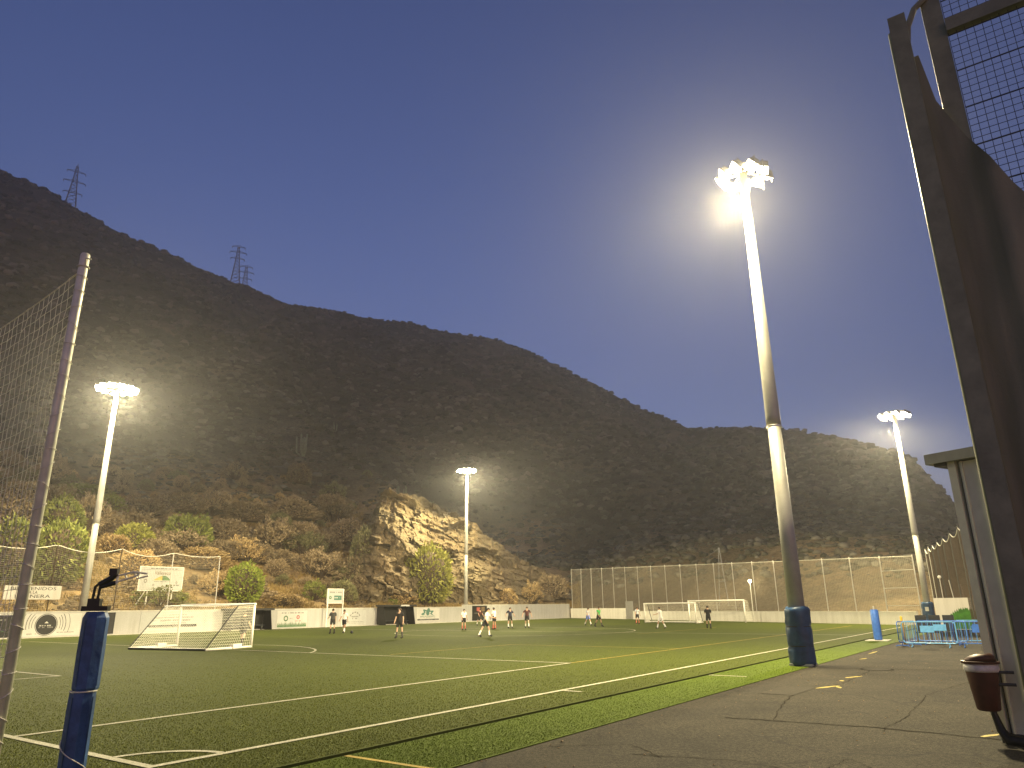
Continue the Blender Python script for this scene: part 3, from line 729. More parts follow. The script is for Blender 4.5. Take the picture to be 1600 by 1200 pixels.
dashes(20.9, 22.7, 1.3, 0.12, PF, 'ink_grey', b, 1); dashes(21.2, 22.5, 0.55, 0.08, PF, 'ink_green', b, 2)
b = banner(23.4, 27.6, 0.12, 1.7, 'banner_white', 'white banner with a black disc and sound wave arcs')
m = MB(); m.disc(fw(25.2, PF, 0.92), EL, UP, 0.70, 40); m.build('disc', M['ink'], b)
m = MB(); m.disc(fw(25.2, PF - .002, 0.92), EL, UP, 0.77, 40, 0, 0.73); m.build('ring', M['ink'], b)
for sgn in (-1, 1):
    for q, (ro, w) in enumerate(((0.95, .03), (1.12, .035), (1.32, .04), (1.62, .03))):
        m = MB(); vs = []
        for k in range(13):
            a = R(-28 + 56 * k / 12 + (8 if sgn > 0 else 14)) * (1 if q else 0.9); c = fw(25.2, PF, 0.92)
            for e in (ro, ro + w): 
                zz = max(0.16, min(1.68, 0.92 + e * math.sin(a))); p = fw(25.2 + sgn * e * math.cos(a), PF, zz); vs.append(p)
        m.add(vs, [(2 * k, 2 * k + 1, 2 * k + 3, 2 * k + 2) for k in range(12)]); m.build('arc', M['ink'], b)
m = MB(); m.add([fw(25.05, PF - .004, 1.02), fw(25.35, PF - .004, 1.02), fw(25.2, PF - .004, 1.16)], [(0, 1, 2)]); m.build('emblem', M['banner_white'], b)
dashes(24.75, 25.65, 0.86, 0.09, PF - .004, 'banner_white', b, 3); dashes(24.7, 25.7, 0.74, 0.10, PF - .004, 'ink_grey', b, 4)
dashes(26.0, 27.2, 0.36, 0.06, PF, 'ink_grey', b, 5); dashes(23.9, 24.6, 0.3, 0.08, PF, 'ink_grey', b, 6)
b = banner(32.2, 37.6, 0.12, 1.68, 'banner_grey', 'grey banner with print and a black bar behind the near goal')
for z, h_, L0, L1, s in ((1.46, .07, 34.6, 36.2, 7), (1.26, .11, 33.4, 36.9, 8), (1.02, .17, 33.9, 36.6, 9), (.8, .06, 34.2, 36.2, 10)): dashes(L0, L1, z, h_, PF, 'ink_grey', b, s)
quad(32.9, 37.2, 0.48, 0.68, PF, 'ink', 'bar', b); dashes(33.1, 37.0, .58, .07, PF - .004, 'ink_grey', b, 11, fill=.6)
b = banner(45.5, 49.05, 0.14, 1.66, 'banner_white', 'white banner with a green ring emblem, a red emblem and a grass edge')
dashes(46.0, 48.6, 1.46, 0.13, PF, 'ink_grey', b, 12)
m = MB(); m.disc(fw(46.5, PF, 0.95), EL, UP, 0.27, 26, 0, 0.15); m.build('ring_emblem', M['ink_green'], b)
m = MB(); m.disc(fw(47.95, PF, 1.05), EL, UP, 0.2, 22, 0, 0.11); m.disc(fw(47.95, PF, 1.05), EL, UP, 0.06, 12); m.build('red_emblem', M['ink_red'], b)
dashes(47.6, 48.3, 0.7, 0.07, PF, 'ink_red', b, 13); dashes(46.95, 47.3, .95, .07, PF, 'ink_grey', b, 30)
m = MB(); r = random.Random(3); L = 45.52
while L < 48.98:
    w = r.uniform(.04, .09); hh = r.uniform(.3, .52); m.add([fw(L, PF, .16), fw(L + w, PF, .16), fw(L + w * .8, PF, .16 + hh * .7), fw(L + w * .4, PF, .16 + hh)], [(0, 1, 2, 3)]); L += w * .9
m.build('printed_grass', M['ink_green'], b)
b = banner(53.9, 57.0, 0.14, 1.62, 'banner_grey', 'grey banner with an arched title right of the white shirted player')
m = MB(); vs = []
for k in range(15):
    a = R(30 + 120 * k / 14)
    for e in (.72, .86): vs.append(fw(55.4 - e * math.cos(a), PF, .62 + e * math.sin(a)))
m.add(vs, [(2 * k, 2 * k + 1, 2 * k + 3, 2 * k + 2) for k in range(0, 14) if k % 3 != 2]); m.build('arched_title', M['ink_grey'], b)
dashes(54.9, 55.9, .98, .13, PF, 'ink_grey', b, 14); dashes(55.0, 55.8, .78, .13, PF, 'ink_grey', b, 15); dashes(54.2, 56.7, .45, .06, PF, 'ink_grey', b, 16); dashes(54.2, 56.7, .3, .05, PF, 'ink_grey', b, 17)
b = banner(65.0, 69.0, 0.3, 1.72, 'banner_white', 'white banner with a teal curled emblem and dark bar right of the dugout')
m = MB(); vs = []
for k in range(21):
    a = R(-20 + 220 * k / 20); e0 = .5 + .12 * math.sin(k * 1.3)
    for e in (e0 * .55, e0): vs.append(fw(66.9 - 1.9 * e * math.cos(a), PF, 1.12 + e * math.sin(a) * 1.05))
m.add(vs, [(2 * k, 2 * k + 1, 2 * k + 3, 2 * k + 2) for k in range(20)]); m.disc(fw(66.9, PF - .001, 1.2), EL, UP, .3, 16); m.build('emblem', M['ink_teal'], b)
dashes(65.6, 68.2, .82, .1, PF, 'ink_teal', b, 18); dashes(65.6, 68.2, .68, .06, PF, 'ink_grey', b, 19); quad(65.1, 68.9, .36, .52, PF, 'ink', 'bar', b); dashes(65.3, 68.7, .44, .06, PF - .004, 'banner_grey', b, 20, fill=.5)
b = banner(29.3, 30.15, 0.12, 1.72, 'black', 'narrow black panel on the wall behind the blue padded post')
quad(29.4, 30.05, .2, 1.64, PF, 'ink', 'inner_panel', b)
b = banner(75.3, 78.4, 0.12, 1.95, 'black', 'black banner with a pale line of print behind the running players', W=WW - 0.06)
dashes(75.7, 78.0, 1.05, .1, PF - .064, 'ink_grey', b, 21); quad(76.2, 76.9, 1.3, 1.75, PF - .064, 'ink_red', 'picture', b); quad(77.2, 77.9, 1.25, 1.8, PF - .064, 'ink_brown', 'picture', b)
# ---------------------------------------------------------------- dugouts
def dugout(L0, L1, W0, hgt, label, sign=True, slope=0.9):
    o = thing('dugout', fw((L0 + L1) / 2, W0), label, 'dugout'); d = WW - 0.09 - W0
    MB().lw(L0 + .05, L1 - .05, WW - 0.12, WW - 0.07, 0.03, hgt - .06).build('back_panel', M['black'], o)
    for L in (L0, L1 - 0.05):
        m = MB(); sg = -1 if L == L0 else 1
        A = [fw(L, W0, .03), fw(L, WW - .125, .03), fw(L, WW - .125, hgt - .07), fw(L, W0 + .35, hgt - .07)]; B = [p + EL * .05 for p in A]
        for q in (0, 1): A[q] += EL * (sg * .35 if False else 0)
        m.add(A + B, [(0, 1, 2, 3), (7, 6, 5, 4), (0, 4, 5, 1), (1, 5, 6, 2), (2, 6, 7, 3), (3, 7, 4, 0)]); m.build('side_panel', M['black'], o)
    r = MB().lw(L0 - .2, L1 + .1, W0 - .05, WW - .07, hgt - .06, hgt + .12).build('roof', M['ink'], o)
    if sign: sub(MB().lw((L0 + L1) / 2 - .1, (L0 + L1) / 2 + 1.25, W0 - .075, W0 - .053, hgt - .05, hgt + .11), 'name_plate', M['banner_white'], r, o)
    MB().lw(L0 + .15, L1 - .15, WW - .62, WW - .2, .38, .46).build('bench_seat', M['plastic_dark'], o)
    for L in (L0 + .4, L1 - .5): MB().lw(L, L + .08, WW - .58, WW - .3, .03, .378).build('bench_leg', M['dark_tube'], o)
dugout(58.5, 63.2, 58.7, 2.02, 'black dugout with a white name plate on its roof, behind the player in black')
dugout(39.6, 43.9, 58.7, 1.80, 'black dugout seen through the net of the near goal', False)
# ---------------------------------------------------------------- boards behind and on the wall
def board(name, La, Lb, W, z0, z1, label, legs, brace=True, front=True):
    o = thing(name, fw((La + Lb) / 2, W, 0.5), label, 'sign board')
    MB().lw(La, Lb, W, W + .08, z0, z1).build('panel', M['banner_grey'], o)
    f = MB()
    for (a, b_, c, e) in ((La - .06, Lb + .06, z1, z1 + .07), (La - .06, Lb + .06, z0 - .07, z0)): f.lw(a, b_, W - .012, W + .09, c, e)
    for a in (La - .06, Lb): f.lw(a, a + .06, W - .012, W + .09, z0, z1)
    f.build('frame', M['goal_white'], o)
    for L in legs:
        p = fw(L, W + .14, 0); zb = tz(p.x, p.y) - .3 if W > 61 else 0.0
        MB().tube(fw(L, W + (.14 if W > 61 else -.05), zb), fw(L, W + (.14 if W > 61 else -.05), z1 if W < 61 else z0 + .4), .07, n=8).build('leg', M['goal_white'], o)
        if brace:
            q = fw(L - .9, W + .5, 0); MB().tube(fw(L - 1.0, W + .3, tz(q.x, q.y) - .2), fw(L, W + .14, z0 + .3), .045, n=7).build('brace', M['goal_white'], o)
    return o
SW = 64.6
b = board('sign_board', 34.0, 38.0, SW, 3.55, 5.55, 'tall white sign board with a green hill emblem on two braced legs', (34.9, 37.2)); Pz = SW - .006
dashes(34.9, 37.4, 5.44, .08, Pz, 'ink', b, 22); quad(34.1, 37.9, 5.32, 5.345, Pz, 'ink_grey', 'rule', b)
text_mb('Valleseco', .46, 36.05, Pz + .002, 5.05, width=1.5).build('lettering', M['ink_brown'], b)
m = MB(); arc = [fw(35.2 + 1.7 * k / 10, Pz, 4.42 + .42 * math.sin(math.pi * (k / 10) ** 1.25)) for k in range(11)]
m.add(arc[:7] + [fw(35.2 + 1.7 * .6, Pz, 4.42)], [tuple(range(8))]); m.build('hill_emblem', M['ink_yellow'], b)
m = MB(); m.add([fw(36.1, Pz - .002, 4.42), fw(36.9, Pz - .002, 4.42)] + [p - EW * .002 for p in arc[5:10]][::-1], [tuple(range(7))]); m.build('hill_emblem', M['ink_green'], b)
dashes(35.25, 36.85, 4.32, .07, Pz, 'ink_grey', b, 23)
for L, z, rad in ((34.55, 4.35, .2), (35.3, 4.0, .12), (36.55, 3.95, .15), (37.45, 4.25, .12)):
    m = MB(); m.disc(fw(L, Pz, z), EL * .75, UP, rad, 18, 0, rad * .45); m.build('crest', M['ink_grey'], b)
dashes(37.05, 37.75, 4.02, .07, Pz, 'ink', b, 24)
b = board('score_board', 51.15, 53.15, 59.75, 2.38, 3.72, 'small white board on two posts standing at the far wall', (51.13, 53.17), False); Pz = 59.744
dashes(51.3, 53.0, 3.42, .15, Pz, 'ink_grey', b, 25); m = MB(); m.disc(fw(51.5, Pz, 2.9), EL, UP, .17, 20, 0, .07); m.build('crest', M['ink_green'], b)
quad(52.0, 53.0, 2.65, 3.1, Pz, 'ink_teal', 'printed_block', b); dashes(52.05, 52.95, 2.88, .1, Pz - .004, 'banner_white', b, 26)
# fence behind the wall at the left, with the welcome board
FWt = 62.4
fe = thing('bank_fence', fw(30, FWt, 1.0), 'rusty wire fence with a sagging top rope behind the left of the far wall', 'fence')
fp = [14.0, 20.4, 26.0, 31.0, 35.6, 40.2]; ftop = [6.9, 6.9, 6.85, 6.8, 6.7, 6.6]
for L, zt in zip(fp, ftop):
    p = fw(L, FWt); MB().tube(fw(L, FWt, tz(p.x, p.y) - .4), fw(L, FWt, zt), .045, n=7).build('post', M['wood'] if L < 35 else M['galv'], fe)
rp = MB(); nt_ = MB()
def ftopz(L):
    for a, b_, za, zb in zip(fp[:-1], fp[1:], ftop[:-1], ftop[1:]):
        if a <= L <= b_:
            t_ = (L - a) / (b_ - a); return za + (zb - za) * t_ - .45 * 4 * t_ * (1 - t_) * (0.4 if a > 34 else 1)
    return ftop[-1]
rp.path([fw(14 + 26.2 * k / 60, FWt, ftopz(14 + 26.2 * k / 60)) for k in range(61)], .03, 5); rp.build('top_rope', M['rope'], fe)
for k in range(0, 190):
    L = 14.1 + k * .138
    if L > 40.1: break
    p = fw(L, FWt); nt_.path([fw(L, FWt, tz(p.x, p.y)), fw(L + .02, FWt, ftopz(L))], .0055, 3, cap=False)
for k in range(36):
    pts = []
    for j in range(27):
        L = 14.1 + j; p = fw(L, FWt); zb = tz(p.x, p.y); pts.append(fw(L, FWt, zb + (ftopz(L) - zb) * k / 36))
    nt_.path(pts, .0055, 3, cap=False)
nt_.build('wire_mesh', M['net_dull'], fe)
wb_ = thing('welcome_board', fw(24.6, 61.9, 2.6), 'white welcome board with black letters hung on the fence at far left', 'sign board')
MB().lw(22.7, 26.6, 61.95, 62.0, 2.72, 3.72).build('panel', M['white_wall'], wb_)
for L in (23.0, 26.3): MB().lw(L, L + .05, 62.002, 62.38, 3.3, 3.35).build('hanger', M['galv'], wb_)
for tx, z, w in (('BIENVENIDOS', 3.5, 3.1), ('A LA', 3.22, .6), ('LEONERA', 2.94, 2.4)): text_mb(tx, .34, 24.65, 61.942, z, width=w).build('lettering', M['ink'], wb_)
# ---------------------------------------------------------------- floodlight masts
def mast(L, W, zb, top, r0, r1, rh, nfl, field, label, joint=0.42, power=1.0):
    base = fw(L, W, zb); o = thing('floodlight_mast', base, label, 'floodlight mast', 'floodlight masts')
    ht = top - zb; zj = ht * joint; q = r0 + (r1 - r0) * joint
    P = lambda z: base + UP * z
    fl = EW * field
    m = MB(); n = 16
    m.path([P(0), P(zj)], [r0, q], n); m.build('lower_pole', M['mast'], o, True)
    m = MB(); m.path([P(zj - .25), P(zj + .05), P(ht + .25)], [q + .035, q + .03, r1], n); m.build('upper_pole', M['mast'], o, True)
    m = MB(); m.path([P(zj - .33), P(zj - .27)], q + .05, n); m.build('collar', M['galv'], o)
    m = MB(); m.box(P(0.02) + UP * .03, r0 * 2.5, r0 * 2.5, .06, (EL, EW, UP)); m.build('base_plate', M['galv'], o)
    c = P(ht); m = MB()
    for rr, zz in ((rh, 0.0),):
        m.path([c + (EL * math.cos(a) + EW * math.sin(a)) * rr + UP * zz for a in [2 * math.pi * k / 24 for k in range(25)]], .035, 6)
    m.build('ring', M['galv'], o)
    m = MB()
    for k in range(4):
        d = EL * math.cos(k * math.pi / 4) + EW * math.sin(k * math.pi / 4); m.tube(c - d * rh, c + d * rh, .04, n=6)
    m.build('crossarm', M['galv'], o)
    for k in range(nfl):
        a = 2 * math.pi * (k + .5) / nfl; out = EL * math.cos(a) + EW * math.sin(a)
        p = c + out * (rh + .12) - UP * .18
        aim = (fl * 0.55 + out * 0.35 - UP * 0.62).normalized(); X = aim.cross(UP).normalized(); Y = X.cross(aim)
        h = MB(); s = .26
        A = [p + X * x * s + Y * y * s * .8 + aim * .06 for x, y in ((-1, -1), (1, -1), (1, 1), (-1, 1))]; B = [p + X * x * s * .6 + Y * y * s * .5 - aim * .22 for x, y in ((-1, -1), (1, -1), (1, 1), (-1, 1))]
        h.hexa(B + A); h.box(p - X * (s + .03), .02, .05, .4, (X, Y, UP)); h.box(p + X * (s + .03), .02, .05, .4, (X, Y, UP))
        hb = h.build('floodlight', M['housing'], o)
        g = MB(); g.add([p + X * x * s * .92 + Y * y * s * .72 + aim * .066 for x, y in ((-1, -1), (1, -1), (1, 1), (-1, 1))], [(0, 1, 2, 3)])
        g.add([p + X * x * s * .92 + Y * y * s * .72 + aim * .085 for x, y in ((-.9, -.9), (.9, -.9), (.9, .9), (-.9, .9))], [(0, 1, 2, 3)])
        sub(g, 'lamp_glass', M['glass'], hb, o)
    lp = c + fl * .5 - UP * 1.05
    for nm, kind, pw in (('floodlight_beam', 'SPOT', FLOOD_POWER * power), ('floodlight_aimed_beam', 'SPOT', -30), ('floodlight_aimed_beam', 'SPOT', 0), ('floodlight_aimed_beam', 'SPOT', 30), ('floodlight_spill', 'POINT', SPILL_POWER * power)):
        sw = pw
        if 'aimed' in nm: pw = AIM_POWER * power * (1.0 if field > 0 else .22)
        ld = bpy.data.lights.new(nm, kind); ld.energy = pw; ld.color = FLOOD_COLOR; ld.shadow_soft_size = .55
        if kind == 'SPOT':
            ld.spot_size = R(170 if 'aimed' not in nm else 40); ld.spot_blend = .15 if 'aimed' not in nm else .35
        lo = bpy.data.objects.new(nm, ld); COL.objects.link(lo); lo.parent = o
        lo.location = lp - base
        if kind == 'SPOT':
            dr = (-UP + fl * .16).normalized() if 'aimed' not in nm else (fl * math.cos(R(sw)) * math.cos(R(15)) + EL * math.sin(R(sw)) * math.cos(R(15)) - UP * math.sin(R(15))); lo.rotation_euler = dr.to_track_quat('-Z', 'Y').to_euler()
    return o
p1 = mast(23.7, 6.25, 0.0, 17.0, .26, .13, .66, 9, 1, 'nearest tall floodlight mast with a dark blue padded foot beside the asphalt', .45)
mast(66.0, 7.55, 0.0, 16.9, .25, .13, .95, 10, 1, 'floodlight mast at the far end beside the blue barriers')
_p = fw(28.4, 62.0); mast(28.4, 62.0, tz(_p.x, _p.y) - .3, 20.3, .30, .14, 1.3, 12, -1, 'leftmost floodlight mast rising from the slope behind the far wall')
_p = fw(76.3, 62.0); mast(76.3, 62.0, tz(_p.x, _p.y) - .3, 20.0, .28, .13, 1.0, 10, -1, 'middle floodlight mast in front of the rock face')
# padding round the near mast
def wrap(L, W, z0, z1, r, mat, label, name, seed, folds=5):
    o = thing(name, fw(L, W, z0), label, 'padding'); rd = random.Random(seed); rings = []
    n = 26
    for j in range(23):
        t = j / 22; z = z0 + (z1 - z0) * t; ring = []
        for k in range(n):
            a = 2 * math.pi * k / n
            rr = r * (1 + .05 * math.sin(3 * a + 5 * t) + .035 * math.sin(7 * a - 9 * t + seed) + .02 * rd.uniform(-1, 1))
            rr *= 1 - .10 * max(0, math.cos(t * folds * 2 * math.pi)) ** 10
            ring.append(fw(L, W, z) + (EL * math.cos(a) + EW * math.sin(a)) * rr + UP * (.03 * math.sin(2 * a + t * 6) if j in (0, 22) else 0))
        rings.append(ring)
    m = MB(); m.rings(rings); m.build('cover', mat, o, True)
    for f in range(1, folds):
        z = z0 + (z1 - z0) * f / folds; m = MB(); m.path([fw(L, W, z) + (EL * math.cos(a) + EW * math.sin(a)) * r * .945 for a in [2 * math.pi * k / 20 for k in range(21)]], .012, 5); m.build('strap', M['ink'], o)
    return o
wrap(23.7, 6.25, .015, 1.68, .37, M['vinyl_dark'], 'wrinkled dark blue padding wrapped round the nearest mast', 'mast_padding', 2, 3)
wrap(66.0, 7.55, .07, 1.75, .42, M['vinyl_dark'], 'dark blue padding round the far end mast', 'mast_padding', 5, 3)
m = MB().lw(65.50, 65.52, 7.45, 7.7, 1.1, 1.4); tag(m.build('notice_sheet', M['banner_white']), 'small white notice on the far blue padding', 'notice')
o = thing('padded_bollard', fw(40.5, 7.0), 'slim blue padded bollard at the edge of the turf strip', 'bollard')
m = MB(); m.path([fw(40.5, 7.0, .04), fw(40.5, 7.0, .1), fw(40.5, 7.0, 1.4), fw(40.5, 7.0, 1.46)], [.17, .19, .19, .15], 12); m.build('pad', M['blue'], o, True)
MB().tube(fw(40.5, 7.0, 1.462), fw(40.5, 7.0, 1.62), .04, n=8).build('post', M['galv'], o)
MB().lw(39.9, 41.1, 6.5, 7.5, .014, .04).build('footing', M['coping'], o)
# ---------------------------------------------------------------- end wall and tall net fence
NE = (EL * 1.0 + EW * 0).normalized()
DE = (EL * 0.6228 + EW).normalized(); NO = Vector((-DE.y, DE.x, 0)); NO = NO if NO.dot(EL) > 0 else -NO     # along the end wall, and away from the pitch
def ew(W, off=0.0, z=0.0): return fw(end_L(W), W, z) + NO * off
def end_box(mb, W0, W1, z0, z1, o0, o1): return mb.hexa([ew(W1, o0, z0), ew(W0, o0, z0), ew(W0, o1, z0), ew(W1, o1, z0), ew(W1, o0, z1), ew(W0, o0, z1), ew(W0, o1, z1), ew(W1, o1, z1)])
e = thing('end_wall', ew(30), 'low whitewashed wall along the far end of the pitch', 'wall')
end_box(MB(), 8.6, 44.6, -.12, 1.0, 0, .22).build('wall_section', M['white_wall'], e)
end_box(MB(), 46.2, 59.9, -.12, 1.42, 0, .22).build('wall_section', M['white_wall'], e)
end_box(MB(), 44.62, 46.18, -.05, 2.3, .05, .12).build('gate_panel', M['housing'], e)
end_box(MB(), 8.6, 44.6, 1.002, 1.06, -.02, .24).build('coping', M['coping'], e)
f = thing('end_net_fence', ew(30, .35), 'very tall net fence on pale posts behind the far goals', 'fence')
ftop_ = lambda W: 5.35 + (W - 8.4) * (7.2 - 5.35) / (60 - 8.4)
Wp = [8.4 + (59.9 - 8.4) * k / 19 for k in range(20)]
for W in Wp: MB().tube(ew(W, .35, -.1), ew(W, .35, ftop_(W) + .12), .05, .045, 8).build('post', M['galv'], f)
for z in (0.0,): MB().path([ew(W, .30, ftop_(W)) for W in Wp], .022, 6).build('top_cable', M['rope'], f)
for z in (1.5, 2.9, 4.3):
    MB().tube(ew(8.45, .30, z), ew(Wp[1], .30, z), .03, n=6).build('rung', M['galv'], f)
nm = MB()
Wn = np.arange(8.45, 59.9, .15)
for W in Wn: nm.path([ew(W, .28, .9), ew(W, .28, ftop_(W))], .0085, 3, cap=False)
for k in range(48):
    nm.path([ew(W, .28, .9 + (ftop_(W) - .9) * k / 48) for W in Wp], .0085, 3, cap=False)
nm.build('net', M['net_dull'], f)
# side net by the far corner on the near side
def sn(t, z): return fw(65.6 + (43.0 - 65.6) * t, 7.0 + (2.5 - 7.0) * t, z)
s = thing('side_net_fence', sn(.5, 0), 'tall net fence with a scalloped top edge right of the far mast', 'fence')
ts = [0, .11, .23, .37, .52, .68, .84, 1.0]
for t in ts: MB().tube(sn(t, 0), sn(t, 5.75), .045, n=8).build('post', M['galv'] if t < .2 else M['dark_tube'], s)  # first posts pale, rest dark: nearness to the lamp put into the material
def snz(t):
    for a, b in zip(ts[:-1], ts[1:]):
        if a <= t <= b + 1e-9: u = (t - a) / (b - a); return 5.65 - .35 * 4 * u * (1 - u)
    return 5.6
MB().path([sn(k / 56, snz(k / 56)) for k in range(57)], .03, 5).build('top_rope', M['rope'], s)
nm = MB()
for k in range(230): t = k / 229; nm.path([sn(t, .1), sn(t, snz(t))], .006, 3, cap=False)
for k in range(50): nm.path([sn(j / 28, .1 + (snz(j / 28) - .1) * k / 50) for j in range(29)], .006, 3, cap=False)
nm.build('net', M['wood'], s)
# small lamp on the end fence
o = thing('street_lamp', ew(24.4, -.4), 'small lit street lamp on a thin pole behind the far goals', 'street lamp'); bb = ew(24.4, -.4)
MB().tube(bb, bb + UP * 3.9, .06, .04, 8).build('pole', M['galv'], o)
m = MB(); m.path([bb + UP * 3.85, bb + UP * 3.95, bb + UP * 4.12, bb + UP * 4.2], [.06, .17, .17, .05], 12); m.build('lantern', M['lamp_small'], o, True)
m = MB(); m.path([bb + UP * 4.201, bb + UP * 4.26], [.2, .05], 12); m.build('cap', M['housing'], o)
ld = bpy.data.lights.new('street_light', 'POINT'); ld.energy = 160; ld.color = (1, .8, .45); ld.shadow_soft_size = .2; lo = bpy.data.objects.new('street_light', ld); COL.objects.link(lo); lo.parent = o; lo.location = UP * 4.05 - EL * .4
# bare A frame mast behind the end fence
o = thing('frame_mast', ew(34, 5), 'thin A shaped steel mast behind the end fence', 'mast'); bb = ew(34, 5)
for s_ in (-1, 1): MB().tube(bb + DE * s_ * 1.1 - UP * .2, bb + UP * 8.4 + DE * s_ * .05, .04, .03, 7).build('leg', M['pylon'], o)
MB().tube(bb + DE * -.55 + UP * 4.4, bb + DE * .55 + UP * 4.4, .03, n=6).build('crossbar', M['pylon'], o)
MB().tube(bb + UP * 8.3, bb + UP * 7.6 + DE * 2.0, .025, n=6).build('arm', M['pylon'], o)
# ---------------------------------------------------------------- pylons on the ridge
def pylon(az, d, h, label, arms, w=.26):
    x, y = math.sin(R(az)) * d, math.cos(R(az)) * d; zb = tz(x, y) - 1.5; base = Vector((x, y, zb)); o = thing('electricity_pylon', base, label, 'pylon', 'pylons on the ridge')
    X = Vector((math.cos(R(az)), -math.sin(R(az)), 0)); Y = Vector((-X.y, X.x, 0)); hw = lambda t: h * (.085 * (1 - t) ** 1.3 + .018)
    for sx in (-1, 1):
        for sy in (-1, 1):
            m = MB(); m.path([base + (X * sx + Y * sy) * hw(t) + UP * h * t for t in (0, .25, .5, .75, .97)], w, 5); m.build('leg', M['pylon'], o)
    m = MB(); N = 11
    for k in range(N):
        a, b = k / N * .97, (k + 1) / N * .97
        for (ax, ay), (bx, by) in (((-1, -1), (1, -1)), ((1, -1), (-1, -1)), ((-1, 1), (1, 1)), ((-1, -1), (-1, 1)), ((1, 1), (1, -1))):
            m.tube(base + (X * ax + Y * ay) * hw(a) + UP * h * a, base + (X * bx + Y * by) * hw(b) + UP * h * b, w * .6, n=4)
    m.build('lattice', M['pylon'], o)
    for t, l in arms:
        m = MB(); p = base + UP * h * t
        for sg in (-1, 1):
            m.tube(p, p + X * sg * h * l + UP * .2, w * .9, n=4); m.tube(p + UP * h * .045, p + X * sg * h * l + UP * .2, w * .7, n=4); m.tube(p + X * sg * h * l + UP * .2, p + X * sg * h * l - UP * 1.6, w, n=4)
        m.build('crossarm', M['pylon'], o)
    if arms[0][0] < .9: MB().tube(base + UP * h * .95, base + UP * h * 1.04, w, n=4).build('peak', M['pylon'], o)
pylon(-35.0, 590, 37, 'lone lattice pylon on the ridge at far left', [(.84, .17), (.60, .20), (.34, .17)])
pylon(-22.95, 585, 36, 'larger of the two lattice pylons close together on the ridge', [(.96, .14), (.82, .18), (.66, .15)])
pylon(-22.2, 640, 40, 'smaller lattice pylon right behind the larger one on the ridge', [(.96, .13), (.82, .17), (.66, .14)])
# ---------------------------------------------------------------- goals
def net_patch(mb, a, b, c, d, nu, nv, r=.004, sag=None):
    """net between four corners (a-b along the bottom, d-c along the top)"""
    a, b, c, d = map(Vector, (a, b, c, d)); nrm = (b - a).cross(d - a).normalized()
    def P(u, v):
        p = (a * (1 - u) + b * u) * (1 - v) + (d * (1 - u) + c * u) * v
        return p + (nrm * (sag or 0) * 16 * u * (1 - u) * v * (1 - v))
    for i in range(nu + 1): mb.path([P(i / nu, j / 6) for j in range(7)], r, 3, cap=False)
    for j in range(nv + 1): mb.path([P(i / 6, j / nv) for i in range(7)], r, 3, cap=False)
def goal(pl, pr, hgt, back, topd, r, label, frame_back, cell, netr, name='goal', dark_back=True, tie=True):
    pl, pr = Vector(pl), Vector(pr); c = (pl + pr) / 2; o = thing(name, c, label, 'goal'); bl, br = pl + back, pr + back; td = back.normalized() * topd
    for p in (pl, pr): MB().tube(p, p + UP * hgt, r, n=10).build('post', M['goal_white'], o, True)
    dv = (pr - pl).normalized()
    MB().tube(pl + UP * hgt - dv * r, pr + UP * hgt + dv * r, r, n=10).build('crossbar', M['goal_white'], o, True)
    if frame_back:
        for p, q in ((pl, bl), (pr, br)):
            MB().path([p + UP * r * .9, q + UP * r * .9], r * .95, 9).build('side_base', M['goal_white'], o, True)
            MB().path([q + UP * r, p + td + UP * (hgt - .04), p + UP * hgt], r * .45, 7).build('side_brace', M['dark_tube'], o)
            MB().box(p + back * .35 + UP * .13, .55, .22, .2, (back.normalized(), dv, UP)).build('counterweight', M['goal_white'], o)
        MB().tube(bl + UP * r * .9, br + UP * r * .9, r * .9, n=9).build('back_base', M['dark_tube'] if dark_back else M['goal_white'], o)
        MB().tube(pl + td + UP * (hgt - .04), pr + td + UP * (hgt - .04), r * .4, n=7).build('top_back_bar', M['goal_white'], o)
    m = MB(); w = (pr - pl).length; nu = int(w / cell); nh = int(hgt / cell)
    tl, tr = pl + td + UP * (hgt - .05), pr + td + UP * (hgt - .05)
    net_patch(m, bl + UP * .1, br + UP * .1, tr, tl, nu, nh, netr, -.12)
    net_patch(m, tl, tr, pr + UP * hgt, pl + UP * hgt, nu, max(2, int(topd / cell)), netr, -.05)
    for p, q, t in ((pl, bl, tl), (pr, br, tr)): net_patch(m, q + UP * .1, p + UP * .1, p + UP * hgt, t, max(2, int(back.length / cell)), nh, netr, .04)
    m.build('net', M['net'], o); return o
goal(fw(21.9, 37.0, .025), fw(22.8, 32.0, .025), 2.03, (EL * -2.75 - EW * .5), 1.05, .062, 'white movable goal with a net standing in the near penalty area', True, .13, .0045)
goal(fw(75.9, 31.1, .025), fw(74.2, 24.6, .025), 2.12, (EL * 1.8 - EW * .2), .9, .075, 'large white goal at the far end, right of the smaller goal', False, .17, .005)
goal(fw(73.0, 34.9, .025), fw(70.4, 28.2, .025), 1.9, (EL * 1.5 - EW * .1), .7, .07, 'smaller white goal at the far end, left of the large goal', True, .16, .005, dark_back=False)
